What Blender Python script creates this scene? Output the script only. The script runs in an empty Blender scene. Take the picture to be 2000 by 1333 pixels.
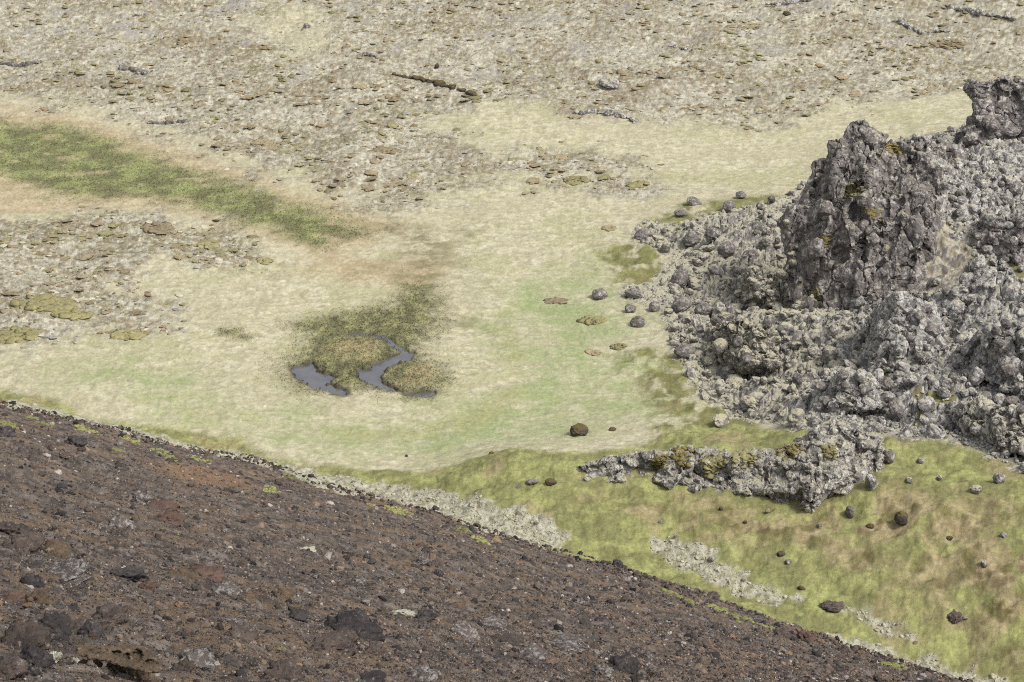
# Crater slope of scoria above a grassy lava-field basin with a crag of lava and a marsh pool.
import bpy, bmesh, math, random
import numpy as np
from mathutils import Vector
from mathutils.bvhtree import BVHTree

rng = np.random.default_rng(7)
random.seed(7)
scene = bpy.context.scene
COL = scene.collection

# ------------------------------------------------------------------ camera model
H = 60.0
PITCH = math.radians(22)
FPX = 1000 / math.tan(math.radians(15))
CP, SP = math.cos(PITCH), math.sin(PITCH)

def ray(px, py):
    a = np.asarray(px, float) - 1000
    b = 666.5 - np.asarray(py, float)
    d = np.stack([a, FPX * CP + b * SP, -FPX * SP + b * CP], -1)
    return d / np.linalg.norm(d, axis=-1, keepdims=True)

# ------------------------------------------------------------------ noise
def _h(ix, iy, iz, seed):
    with np.errstate(over='ignore'):
        h = (ix.astype(np.uint32) * np.uint32(374761393) + iy.astype(np.uint32) * np.uint32(668265263)
             + iz.astype(np.uint32) * np.uint32(2147483647) + np.uint32((seed * 974634777 + 1013904223) & 0xffffffff))
        h = (h ^ (h >> np.uint32(13))) * np.uint32(1274126177)
        h = (h ^ (h >> np.uint32(16))) * np.uint32(2246822519)
        h = h ^ (h >> np.uint32(15))
    return h

def _r(h):
    return h.astype(np.float32) * np.float32(1 / 4294967296.0)

def noise2(x, y, seed=0):
    """gradient noise, about -0.7..0.7"""
    xi = np.floor(x); yi = np.floor(y)
    fx = (x - xi).astype(np.float32); fy = (y - yi).astype(np.float32)
    xi = xi.astype(np.int64); yi = yi.astype(np.int64)
    u = fx * fx * fx * (fx * (fx * 6 - 15) + 10)
    v = fy * fy * fy * (fy * (fy * 6 - 15) + 10)
    z = np.zeros_like(xi)
    def g(dx, dy):
        a = _r(_h(xi + dx, yi + dy, z, seed)) * np.float32(2 * math.pi)
        return np.cos(a) * (fx - dx) + np.sin(a) * (fy - dy)
    n0 = g(0, 0) * (1 - u) + g(1, 0) * u
    n1 = g(0, 1) * (1 - u) + g(1, 1) * u
    return n0 * (1 - v) + n1 * v

def fbm2(x, y, seed=0, octv=4, gain=.5):
    s = 0; a = 1
    for o in range(octv):
        s = s + a * noise2(x * 2 ** o + 17.3 * o, y * 2 ** o - 9.1 * o, seed + o * 31)
        a *= gain
    return s * 1.4

def noise3(p, seed=0):
    pi = np.floor(p); f = (p - pi).astype(np.float32); pi = pi.astype(np.int64)
    w = f * f * f * (f * (f * 6 - 15) + 10)
    out = 0
    for dx in (0, 1):
        wx = w[:, 0] if dx else 1 - w[:, 0]
        for dy in (0, 1):
            wy = w[:, 1] if dy else 1 - w[:, 1]
            for dz in (0, 1):
                wz = w[:, 2] if dz else 1 - w[:, 2]
                h = _h(pi[:, 0] + dx, pi[:, 1] + dy, pi[:, 2] + dz, seed)
                gx = ((h & 1023).astype(np.float32) / 511.5 - 1)
                gy = (((h >> 10) & 1023).astype(np.float32) / 511.5 - 1)
                gz = (((h >> 20) & 1023).astype(np.float32) / 511.5 - 1)
                out = out + wx * wy * wz * (gx * (f[:, 0] - dx) + gy * (f[:, 1] - dy) + gz * (f[:, 2] - dz))
    return out

def fbm3(p, seed=0, octv=4, gain=.5):
    s = 0; a = 1
    for o in range(octv):
        s = s + a * noise3(p * 2 ** o + 13.7 * o, seed + 57 * o)
        a *= gain
    return s * 1.4

def worley2(x, y, seed=0):
    """F1, F2, id of the nearest cell"""
    xi = np.floor(x).astype(np.int64); yi = np.floor(y).astype(np.int64)
    f1 = np.full(x.shape, 9., np.float32); f2 = f1.copy(); idn = np.zeros(x.shape, np.float32)
    z = np.zeros_like(xi)
    for dx in (-1, 0, 1):
        for dy in (-1, 0, 1):
            cx = xi + dx; cy = yi + dy
            h = _h(cx, cy, z, seed)
            ax = cx + (h & 65535).astype(np.float32) / 65536 - x
            ay = cy + (h >> 16).astype(np.float32) / 65536 - y
            d = np.sqrt(ax * ax + ay * ay).astype(np.float32)
            near = d < f1
            f2 = np.where(near, f1, np.minimum(f2, d))
            idn = np.where(near, _r(_h(cx, cy, z + 5, seed + 3)), idn)
            f1 = np.where(near, d, f1)
    return f1, f2, idn

def worley3(p, seed=0):
    pi = np.floor(p).astype(np.int64)
    n = len(p)
    f1 = np.full(n, 9., np.float32); f2 = f1.copy()
    for dx in (-1, 0, 1):
        for dy in (-1, 0, 1):
            for dz in (-1, 0, 1):
                c = pi + np.array([dx, dy, dz])
                h = _h(c[:, 0], c[:, 1], c[:, 2], seed)
                off = np.stack([(h & 1023), (h >> 10) & 1023, (h >> 20) & 1023], 1).astype(np.float32) / 1024
                d = np.linalg.norm(c + off - p, axis=1).astype(np.float32)
                f2 = np.where(d < f1, f1, np.minimum(f2, d))
                f1 = np.minimum(f1, d)
    return f1, f2

def blocks2(x, y, seed, tilt=.5):
    """angular stones: every cell a tilted facet at its own height, with gaps between the cells"""
    xi = np.floor(x).astype(np.int64); yi = np.floor(y).astype(np.int64)
    f1 = np.full(x.shape, 9., np.float32); f2 = f1.copy(); hgt = np.zeros(x.shape, np.float32)
    z = np.zeros_like(xi)
    for dx in (-1, 0, 1):
        for dy in (-1, 0, 1):
            cx = xi + dx; cy = yi + dy
            h = _h(cx, cy, z, seed); h2 = _h(cx, cy, z + 9, seed + 1)
            ax = x - cx - (h & 65535).astype(np.float32) / 65536
            ay = y - cy - (h >> 16).astype(np.float32) / 65536
            d = (np.abs(ax * .8 + ay * .6) + np.abs(ay * .8 - ax * .6)).astype(np.float32) * .72
            near = d < f1
            f2 = np.where(near, f1, np.minimum(f2, d))
            gx = ((h2 & 1023).astype(np.float32) / 511.5 - 1) * tilt; gy = (((h2 >> 10) & 1023).astype(np.float32) / 511.5 - 1) * tilt
            hgt = np.where(near, ((h2 >> 20) & 1023).astype(np.float32) / 1023 - .5 + gx * ax + gy * ay, hgt)
            f1 = np.where(near, d, f1)
    return hgt * sst(0, .06, f2 - f1) - .6 * (1 - sst(0, .10, f2 - f1))

def facets3(p, seed):
    """shards: a plane of its own in every cell, and the width of the crack between cells"""
    pi = np.floor(p).astype(np.int64); n = len(p)
    f1 = np.full(n, 9., np.float32); f2 = f1.copy(); v = np.zeros(n, np.float32)
    for dx in (-1, 0, 1):
        for dy in (-1, 0, 1):
            for dz in (-1, 0, 1):
                c = pi + np.array([dx, dy, dz])
                h = _h(c[:, 0], c[:, 1], c[:, 2], seed); g = _h(c[:, 0], c[:, 1], c[:, 2] + 77, seed + 5)
                off = np.stack([(h & 1023), (h >> 10) & 1023, (h >> 20) & 1023], 1).astype(np.float32) / 1024
                q = p - c - off
                d = np.abs(q).sum(1).astype(np.float32) * .7
                near = d < f1
                gv = np.stack([(g & 255), (g >> 8) & 255, (g >> 16) & 255], 1).astype(np.float32) / 127.5 - 1
                v = np.where(near, (g >> 24).astype(np.float32) / 255 - .5 + .8 * (gv * q).sum(1), v)
                f2 = np.where(near, f1, np.minimum(f2, d)); f1 = np.where(near, d, f1)
    return v, f2 - f1

def sst(a, b, x):
    t = np.clip((x - a) / (b - a), 0, 1)
    return t * t * (3 - 2 * t)

# ------------------------------------------------------------------ the lie of the land
class TPS:
    def __init__(s, xy, z, reg):
        s.c = np.asarray(xy, float) / 50; z = np.asarray(z, float); n = len(z)
        d = np.linalg.norm(s.c[:, None] - s.c[None], axis=-1)
        K = np.where(d > 0, d * d * np.log(d + 1e-12), 0) + np.eye(n) * reg
        P = np.c_[np.ones(n), s.c]
        A = np.block([[K, P], [P.T, np.zeros((3, 3))]])
        s.w = np.linalg.solve(A, np.r_[z, 0, 0, 0])
    def __call__(s, x, y):
        x = np.asarray(x, np.float64) / 50; y = np.asarray(y, np.float64) / 50
        n = len(s.c); out = s.w[n] + s.w[n + 1] * x + s.w[n + 2] * y
        for i in range(n):
            d2 = (x - s.c[i, 0]) ** 2 + (y - s.c[i, 1]) ** 2 + 1e-12
            out = out + s.w[i] * .5 * d2 * np.log(d2)
        return out

def atz(px, py, z):
    d = ray(px, py)
    return np.array([0, 0, H]) + d * ((z - H) / d[2])

EDGE = [(0, 787, 0), (130, 815, 0), (250, 846, 0), (390, 880, 0), (500, 897, .1), (640, 947, .3), (850, 1002, 1.0), (1000, 1052, 1.5),
        (1200, 1107, 1.2), (1400, 1168, .9), (1600, 1242, .6), (1900, 1335, .2)]
GC = [(p, q, z) for p, q, z in EDGE] + [
    (0, 700, 0), (0, 560, 0), (0, 400, 0), (0, 250, .2), (-300, 600, 0), (-300, 300, .5), (300, 700, 0), (300, 500, 0), (300, 800, 0),
    (600, 880, 0), (600, 650, 0), (750, 740, 0), (600, 500, 0), (600, 350, .2), (900, 800, 0), (900, 600, 0), (900, 400, .2), (800, 900, 0.1),
    (1100, 780, 0), (1100, 600, 0), (1200, 420, .2), (1050, 840, .3), (1500, 330, .4), (1250, 300, .4), (300, 150, 1.5), (900, 150, 1.5), (1400, 150, 1.8),
    (1800, 220, 1.6), (2000, 130, 2.5), (0, 0, 4), (500, 0, 4), (1000, 0, 4.2), (1500, 0, 5), (2000, 0, 6.5), (-300, 0, 4), (2300, 0, 8),
    (0, -120, 8), (700, -120, 8), (1400, -120, 9), (2100, -120, 12),
    (940, 905, 1.6), (1010, 890, 2.3), (1100, 905, 2.6), (1180, 865, 1.4), (1300, 830, 1.2),
    (1250, 450, .3), (1200, 590, .2), (1330, 700, .6), (1420, 600, 1.6), (1470, 480, 1.6), (1540, 620, 2.6), (1550, 400, 1.2),
    (1640, 700, 3.2), (1550, 760, 1.9), (1400, 790, 1.1), (1500, 830, 1.7), (1600, 810, 2.9), (1700, 800, 3.8), (1800, 820, 4.6), (1900, 870, 4.9), (2000, 900, 5.2),
    (1850, 700, 5.6), (1850, 520, 7.0), (2000, 750, 6.4), (2000, 600, 7.6), (2000, 450, 8.4), (1950, 420, 9.0), (1850, 420, 10.0), (1800, 400, 11.2), (1790, 312, 13.4), (1850, 318, 11.6), (1900, 308, 10.3), (1960, 298, 9.0), (2040, 290, 8.6),
    (2200, 600, 8.5), (2200, 900, 7), (2200, 350, 8),
    (1130, 965, 2.2), (1250, 970, 2.2), (1400, 985, 2.3), (1580, 1012, 2.6), (1720, 945, 4.0), (1400, 880, 2.6), (1250, 895, 2.2), (1600, 900, 3.8),
    (2000, 1000, 4.6), (1850, 980, 4.2), (2000, 1150, 2.9), (1800, 1130, 2.4), (1600, 1090, 2.0), (1400, 1060, 1.7), (1250, 1020, 1.8),
    (2000, 1290, 1.2), (1850, 1230, 1.3), (1700, 1180, 1.5), (2200, 1250, 2.4), (2200, 1050, 5)]
gp = [(*atz(p, q, z)[:2], z) for p, q, z in GC]
for p, dist, z in ((1600, 166, 1.2), (1660, 174, 2.0), (1760, 182, 3.0), (1850, 190, 3.4), (1950, 200, 3.2), (1560, 156, 1.8), (1740, 157, 13.2)):
    gp.append((dist * (p - 1000) / (FPX * CP + 60), dist, z))
for p, q, z in EDGE:                       # the basin floor runs on under the foot of the slope
    a = atz(p, q, z)[:2]; k = 1 - 26 / np.linalg.norm(a)
    gp.append((a[0] * k, a[1] * k, z - 1.2))
gp = np.array(gp)
G = TPS(gp[:, :2], gp[:, 2], 2e-4)

def att(px, py, t):
    return np.array([0, 0, H]) + ray(px, py) * t
sp = [tuple(atz(p, q, z)) for p, q, z in EDGE]
for p, q, t in [(-400, 1333, 16), (0, 1333, 19), (250, 1333, 21), (500, 1333, 24.5), (750, 1333, 28.5), (1000, 1333, 34.5), (1250, 1333, 43), (1500, 1333, 57), (1750, 1333, 79),
                (0, 1050, 36), (500, 1050, 57), (1000, 1180, 62), (0, 900, 70), (-300, 1000, 34), (1300, 1230, 72), (300, 960, 72)]:
    sp.append(tuple(att(p, q, t)))
for p, q, z in EDGE:
    a = atz(p, q, z); k = 1 + 25 / np.linalg.norm(a[:2])
    sp.append((a[0] * k, a[1] * k, z - 13))
sp += [(-14, 6, 57.2), (0, 3, 57.2), (12, 8, 49.0)]
sp = np.array(sp)
S = TPS(sp[:, :2], sp[:, 2], 3e-3)

def _at_d(px, dist):
    return dist * (px - 1000) / (FPX * math.cos(PITCH) + 60), dist
SHOULDER = [(*_at_d(px, d), h, w) for px, d, h, w in ((1960, 128, 1.3, 4.0), (1930, 146, 1.2, 3.5), (1780, 128, 1.0, 3.5), (1690, 126, .9, 3.0))]

def base_height(x, y):
    g = G(x, y); s = S(x, y)
    sh_ = 0
    for sx, sy, sh, sw in SHOULDER:
        sh_ = sh_ + (sh * np.exp(-((x - sx) ** 2 + (y - sy) ** 2) / (2 * sw * sw))) ** 4
    g = g + sh_ ** .25
    k = .7
    h = np.clip(.5 + .5 * (s - g) / k, 0, 1)
    return g * (1 - h) + s * h + k * h * (1 - h)

GX0, GY0, GST = -170., 0., .5
_gx, _gy = np.meshgrid(np.arange(-170, 190.1, GST), np.arange(0, 420.1, GST), indexing='ij')
GRID = base_height(_gx.ravel(), _gy.ravel()).reshape(_gx.shape)

def base_fast(x, y):
    u = np.clip((x - GX0) / GST, 0, GRID.shape[0] - 1.001); v = np.clip((y - GY0) / GST, 0, GRID.shape[1] - 1.001)
    i = u.astype(np.int32); j = v.astype(np.int32); u = u - i; v = v - j
    return (GRID[i, j] * (1 - u) + GRID[i + 1, j] * u) * (1 - v) + (GRID[i, j + 1] * (1 - u) + GRID[i + 1, j + 1] * u) * v

def at(px, py):
    """points of the ground met by the lines of sight"""
    px = np.atleast_1d(np.asarray(px, float)); py = np.atleast_1d(np.asarray(py, float))
    d = ray(px, py)
    t = np.geomspace(9, 430, 500)
    res = np.zeros((len(px), 3))
    for i0 in range(0, len(px), 400):
        dd = d[i0:i0 + 400]
        P = dd[:, None, :] * t[None, :, None] + np.array([0, 0, H])
        below = P[..., 2] < base_fast(P[..., 0], P[..., 1])
        k = np.argmax(below, 1); k[~below.any(1)] = len(t) - 1
        lo = t[np.maximum(k - 1, 0)]; hi = t[k]
        for _ in range(14):
            m = .5 * (lo + hi); Q = dd * m[:, None] + np.array([0, 0, H])
            b = Q[:, 2] < base_fast(Q[:, 0], Q[:, 1])
            hi = np.where(b, m, hi); lo = np.where(b, lo, m)
        res[i0:i0 + 400] = dd * hi[:, None] + np.array([0, 0, H])
    return res

# ------------------------------------------------------------------ zones of ground cover, outlined on the ground
ZP = dict(
    marsh=[(-250, 225), (0, 234), (100, 245), (180, 260), (260, 290), (340, 320), (430, 348), (520, 376), (610, 410), (690, 440), (750, 462), (690, 464),
           (620, 455), (660, 482), (630, 486), (560, 468), (490, 444), (420, 416), (330, 395), (240, 385), (150, 388), (90, 386), (60, 362), (0, 345), (-250, 330)],
    rim=[(-250, 195), (0, 200), (100, 215), (200, 235), (300, 272), (400, 305), (520, 345), (620, 378), (720, 415), (790, 440), (760, 470), (700, 500), (860, 510), (840, 560), (760, 570), (640, 530),
         (560, 490), (480, 462), (400, 432), (300, 412), (180, 408), (60, 420), (-250, 430)],
    tail=[(745, 450), (860, 440), (950, 446), (850, 480), (890, 540), (880, 620), (840, 640), (790, 560), (800, 520), (760, 500)],
    wet=[(570, 630), (640, 620), (700, 604), (760, 596), (800, 560), (850, 560), (862, 600), (850, 660), (835, 690), (858, 715), (866, 745), (840, 772), (800, 772), (740, 758), (700, 768), (620, 765), (560, 735),
         (543, 712), (590, 680), (610, 655), (570, 640)],
    isle=[(640, 682), (680, 664), (730, 668), (742, 684), (720, 700), (660, 704)],
    isle_b=[(775, 722), (830, 712), (850, 735), (820, 755), (780, 752)],
    wet_b=[(430, 652), (460, 640), (495, 660), (490, 670), (440, 664)],
    pool_a=[(565, 724), (585, 712), (605, 709), (625, 722), (648, 734), (655, 738), (641, 748), (655, 757), (680, 762), (676, 770), (650, 769), (620, 758), (590, 744)],
    pool_b=[(697, 722), (725, 718), (745, 704), (772, 692), (783, 684), (808, 688), (806, 699), (775, 707), (753, 716), (746, 728), (740, 741), (760, 757), (790, 766), (825, 765), (845, 764), (840, 775), (800, 772), (760, 763), (735, 757), (705, 738)],
    pool_c=[(640, 655), (700, 646), (750, 652), (785, 672), (800, 688), (778, 686), (745, 664), (700, 656)],
    heath=[(-250, -200), (2250, -200), (2250, 120), (2000, 150), (1850, 185), (1640, 210), (1480, 250), (1300, 236), (1120, 228), (1000, 200), (900, 215), (820, 226), (1000, 300), (1130, 290), (1240, 320), (1290, 350),
           (1240, 390), (1100, 360), (1010, 350), (900, 370), (830, 410), (760, 412), (640, 376), (520, 336), (400, 298), (300, 258), (180, 222), (0, 196), (-250, 190)],
    dry=[(560, 0), (640, 40), (660, 110), (560, 110), (500, 40)],
    heath_b=[(-250, 420), (60, 428), (300, 415), (420, 440), (500, 475), (540, 512), (480, 520), (330, 510), (230, 560), (340, 590), (300, 660), (200, 650), (60, 690), (-250, 700)],
    green=[(980, 560), (1180, 520), (1240, 640), (1260, 760), (1300, 800), (1130, 850), (950, 875), (700, 880), (430, 820), (200, 760), (120, 690), (300, 720), (500, 800), (760, 830), (950, 790), (1010, 680)],
    moss=[(-200, 735), (0, 764), (120, 788), (200, 822), (300, 838), (400, 842), (470, 862), (520, 893), (640, 912), (790, 922), (880, 914), (930, 893), (990, 882), (1130, 888), (1240, 874), (1330, 840), (1420, 825),
          (1560, 840), (1700, 850), (1850, 860), (2050, 905), (2300, 950), (2300, 1500), (-200, 1500)],
    mossfoot=[(1270, 850), (1300, 800), (1250, 760), (1210, 690), (1260, 670), (1330, 690), (1400, 740), (1480, 800), (1500, 850), (1400, 870)],
    mossfoot_b=[(1180, 520), (1200, 480), (1270, 468), (1330, 500), (1290, 560), (1200, 555)],
    mossfoot_c=[(1250, 440), (1330, 400), (1480, 380), (1560, 380), (1450, 430), (1330, 450), (1280, 470)],
    slopegrass=[(1150, 955), (1330, 970), (1560, 1010), (1720, 950), (1850, 960), (2000, 1010), (2250, 1050), (2250, 1330), (2000, 1300), (1880, 1215), (1790, 1160), (1560, 1080), (1300, 1010)],
    scoria=[(-300, 700), (0, 793), (130, 820), (250, 852), (390, 885), (500, 905), (620, 952), (720, 975), (850, 1008), (960, 1045), (1060, 1072), (1200, 1107), (1400, 1168), (1600, 1242), (1900, 1336), (2100, 1420), (1500, 2200), (-900, 2200)],
    grey=[(-200, 745), (0, 782), (80, 797), (250, 840), (400, 872), (520, 897), (640, 925), (800, 952), (860, 953), (960, 985), (1080, 1022), (1105, 1056), (1060, 1075), (960, 1050), (850, 1010), (720, 980), (620, 955), (500, 908), (390, 890), (250, 856), (130, 824), (-200, 760)],
    grey_b=[(1265, 1042), (1330, 1056), (1390, 1085), (1440, 1120), (1560, 1172), (1500, 1174), (1400, 1140), (1310, 1095), (1275, 1070)],
    grey_c=[(1600, 1236), (1700, 1258), (1900, 1318), (2000, 1350), (1960, 1350), (1850, 1322), (1700, 1276), (1600, 1246)],
    grey_d=[(1640, 1175), (1700, 1196), (1770, 1235), (1790, 1258), (1740, 1250), (1650, 1190)],
    rubble=[(1228, 455), (1262, 432), (1330, 440), (1400, 415), (1500, 395), (1560, 370), (1640, 300), (1760, 272), (1800, 268), (1880, 252), (1960, 222), (2100, 195), (2400, 220), (2400, 930), (2010, 925), (1940, 895), (1880, 860), (1750, 850), (1640, 838), (1560, 842),
            (1500, 826), (1440, 815), (1370, 775), (1335, 720), (1305, 660), (1300, 600), (1240, 590), (1215, 575), (1230, 560), (1290, 555), (1310, 500), (1240, 470)],
    fieldmoss=[(1685, 742), (1722, 736), (1742, 760), (1700, 775)],
    fieldmoss_b=[(1765, 772), (1850, 762), (1868, 788), (1790, 812)],
    fieldmoss_c=[(1950, 500), (2020, 470), (2020, 570), (1960, 545)],
    fieldmoss_d=[(1485, 590), (1560, 590), (1572, 620), (1500, 628)],
    pale=[(1795, 425), (1850, 430), (1908, 480), (1900, 560), (1850, 585), (1790, 575), (1775, 520)],
    band=[(985, 640), (1002, 650), (1022, 720), (996, 790), (935, 832), (800, 856), (640, 850), (640, 842), (800, 842), (920, 816), (975, 780), (1000, 720)],
    orange_a=[(300, 905), (380, 915), (440, 930), (500, 955), (440, 955), (360, 935)],
    orange_b=[(100, 912), (150, 920), (150, 930), (110, 925)],
    orange_c=[(380, 1230), (700, 1230), (760, 1340), (380, 1340)],
)
names = list(ZP)
flat = np.array([p for n in names for p in ZP[n]], float)
fw = at(flat[:, 0], flat[:, 1])
ZW = {}; i = 0
for n in names:
    ZW[n] = fw[i:i + len(ZP[n]), :2]; i += len(ZP[n])

def sdf(poly, x, y, pad=8.0):
    """signed distance, positive inside"""
    out = np.full(x.shape, -pad, np.float32)
    a0, a1 = poly.min(0) - pad, poly.max(0) + pad
    m = (x > a0[0]) & (x < a1[0]) & (y > a0[1]) & (y < a1[1])
    if not m.any():
        return out
    X = x[m]; Y = y[m]
    d = np.full(X.shape, 1e9); ins = np.zeros(X.shape, bool)
    n = len(poly)
    for i in range(n):
        ax, ay = poly[i]; bx, by = poly[(i + 1) % n]
        ex, ey = bx - ax, by - ay
        t = np.clip(((X - ax) * ex + (Y - ay) * ey) / (ex * ex + ey * ey + 1e-9), 0, 1)
        d = np.minimum(d, (X - ax - t * ex) ** 2 + (Y - ay - t * ey) ** 2)
        c = (ay > Y) != (by > Y)
        ins ^= c & (X < ax + (Y - ay) / (ey if abs(ey) > 1e-9 else 1e-9) * ex)
    d = np.sqrt(d)
    out[m] = np.where(ins, d, -d)
    return out

def zones(x, y):
    w1 = fbm2(x / 5, y / 6, 11, 4); w2 = fbm2(x / 1.4, y / 1.4, 12, 3)
    Z = {}
    def zm(n, soft, wob, fine=0.):
        Z[n] = sst(-soft, soft, sdf(ZW[n], x, y) + w1 * wob + w2 * fine)
    zm('marsh', 2.4, 1.4, 1.2); zm('rim', 2.5, 2.5, .9); zm('tail', 4., 3, 1.); zm('wet', 2.4, .8, .8); zm('isle', 1.2, .4, .5); zm('isle_b', 1., .4, .5); zm('wet_b', 1.2, .5, .5)
    zm('heath', 4., 5, 2.); zm('dry', 4, 3, 2); zm('heath_b', 2.5, 3, 2.); zm('green', 5, 4, 2)
    zm('moss', .7, .5, .5); zm('mossfoot', 1.3, 1.2, 1.0); zm('mossfoot_b', 1., 1.2, 1.0); zm('mossfoot_c', 1., 1., .8); zm('slopegrass', 3.0, 1.6, 1.2)
    zm('scoria', .3, .15, .2); zm('rubble', .7, .6, .7); zm('pale', 1.6, 1.4, 1.3)
    Z['field'] = sst(.2, 3.4, sdf(ZW['rubble'], x, y))
    for n in ('fieldmoss_b', 'fieldmoss_c', 'fieldmoss_d', 'fieldmoss'):
        zm(n, .6, .8, .8)
    Z['patch'] = np.maximum.reduce([Z[n] for n in ('fieldmoss', 'fieldmoss_b', 'fieldmoss_c', 'fieldmoss_d')])
    zm('band', 1.2, .8, .5)
    zm('orange_a', 1.2, 1.2, .5); zm('orange_b', .8, .6, .3)
    for n in ('grey', 'grey_b', 'grey_c', 'grey_d'):
        zm(n, .3, .4, .9)
    Z['mud'] = np.maximum(sst(-.7, .1, sdf(ZW['pool_a'], x, y) + .35 * w2), sst(-.7, .1, sdf(ZW['pool_b'], x, y) + .35 * w2))
    for n in ('pool_a', 'pool_b', 'pool_c'):
        Z[n] = sst(-.35, .1, sdf(ZW[n], x, y) - .12 + .35 * w2 + .4 * noise2(x / .55, y / .55, 207))
    return Z

def heath_field(x, y):
    """cover of brown and olive hummocks in the heath, 0..1, and how olive they are"""
    f1, f2, cid = worley2(x / 1.7 + .5 * noise2(x, y, 3), y / 1.5 + .5 * noise2(x, y, 4), 21)
    big = fbm2(x / 14, y / 14, 22, 3)
    hum = sst(.46, .2, f1 + .3 * noise2(x * 2.2, y * 2.2, 6)) * (cid < .26 + .4 * big)
    g1, g2, gid = worley2(x / .8 + .4 * noise2(x * 2, y * 2, 7), y / .7, 23)
    hum2 = sst(.5, .25, g1) * (gid < .22 + .4 * big)
    return np.maximum(hum, .8 * hum2), sst(-.15, .35, fbm2(x / 9, y / 12, 24, 3) + (cid - .5) * .5)

def tussock(x, y):
    """low wavy rows of matted grass, lying across the wind"""
    wx = x + .6 * noise2(x / 3, y / 3, 201); wy = y + .5 * noise2(x / 3 + 20, y / 3, 202)
    return (.5 - 1.6 * np.abs(noise2(wx / 2.3, wy / 1.0, 203))) + .5 * (.5 - 1.6 * np.abs(noise2(wx / 1.0, wy / .5, 204)))

def height(x, y, Z=None):
    x = np.asarray(x, np.float64); y = np.asarray(y, np.float64)
    if Z is None: Z = zones(x, y)
    b = base_height(x, y)
    hb = np.maximum(Z['heath'], Z['heath_b'] * .8)
    rub = Z['rubble'] * (1 - .75 * np.maximum(Z['pale'], Z['patch'])); sco = Z['scoria']
    z = b + (1 - rub) * (1 - sco) * (.03 * fbm2(x / .9, y / .9, 31, 3) + .14 * fbm2(x / 5, y / 5, 32, 3) + .10 * tussock(x, y))
    # heath: mossy hummocks
    hum, _ = heath_field(x, y)
    z = z + hb * (.12 * hum + .15 * fbm2(x / 1.3, y / 1.2, 33, 5, .6) + .5 * fbm2(x / 12, y / 12, 34, 3))
    # mossy slopes and tussocky grass below the ledge
    ms = np.maximum(np.maximum(Z['moss'], Z['mossfoot']), np.maximum(Z['mossfoot_b'], Z['mossfoot_c'])) * (1 - sco)
    tus = 1 - worley2(x / 1.1 + .3 * noise2(x, y, 5), y / 1.1, 35)[0]
    z = z + ms * (1 - rub) * (.11 * fbm2(x / .8, y / .8, 36, 4) + .25 * fbm2(x / 4, y / 4, 37, 3) + (.2 * Z['slopegrass'] + .12 * Z['mossfoot']) * tus)
    gr = np.maximum(np.maximum(Z['grey'], Z['grey_b']), np.maximum(Z['grey_c'], Z['grey_d'])) * (1 - sco)
    z = z + gr * (.05 * fbm2(x / .5, y / .5, 38, 4, .6))
    # rubble: stones heaped on one another
    qx = x + .25 * noise2(x * 1.3, y * 1.3, 40); qy = y + .25 * noise2(x * 1.3 + 50, y * 1.3, 41)
    m = rub > .01
    st = np.zeros(x.shape)
    if m.any():
        X_, Y_ = qx[m], qy[m]
        big = sst(-.2, .5, fbm2(X_ / 9, Y_ / 9, 49, 2))
        fd = Z['field'][m]
        st[m] = (fd * (.45 + .75 * big) * blocks2(X_ / 3.0, Y_ / 2.4, 42, .7) + (.25 + .75 * fd) * (.45 + .3 * big) * blocks2(X_ / 1.3 + 9, Y_ / 1.05, 43, .7) + .18 * blocks2(X_ / .55 + 3, Y_ / .5, 46, .6)
                 + fd * 1.5 * fbm2(X_ / 9, Y_ / 9, 44, 3) + .07 * (.4 - np.abs(noise2(X_ / .45, Y_ / .45, 48)) * 2) + .04 * fbm2(X_ / .25, Y_ / .25, 45, 2))
    z = z + rub * st
    z = z + Z['pale'] * .25 * fbm2(x / 1.2, y / 1.2, 47, 3)
    # scoria: furrows and lumps
    z = z + sco * (.35 * fbm2(x / 6, y / 6, 50, 3) * sst(20, 60, np.hypot(x, y)) + .10 * fbm2(x / 1.1, y / 1.1, 51, 5, .6) + .05 * np.maximum(fbm2(x / .35, y / .35, 52, 3), 0))
    # marsh basin: level, with the pools sunk into it
    near = np.clip(Z['wet'] + Z['pool_a'] + Z['pool_b'], 0, 1)
    z = z * (1 - near) + near * (.02 + .12 * fbm2(x / .7, y / .7, 55, 3) * (1 - Z['pool_a']) * (1 - Z['pool_b']) + .22 * np.maximum(Z['isle'], Z['isle_b']))
    z = z - .5 * Z['pool_a'] - .5 * Z['pool_b'] - .225 * Z['pool_c'] + (Z['wet'] > .02) * 0
    return z

# colours are measured as they look under the sky, EXPO undoes the brightness of that light
EXPO = 1.25
def c3(r, g, b):
    v = np.array([r, g, b], float) / 255
    return np.where(v < .04045, v / 12.92, ((v + .055) / 1.055) ** 2.4) / EXPO

def mixc(a, b, t):
    return a * (1 - t[..., None]) + b * t[..., None]

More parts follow.
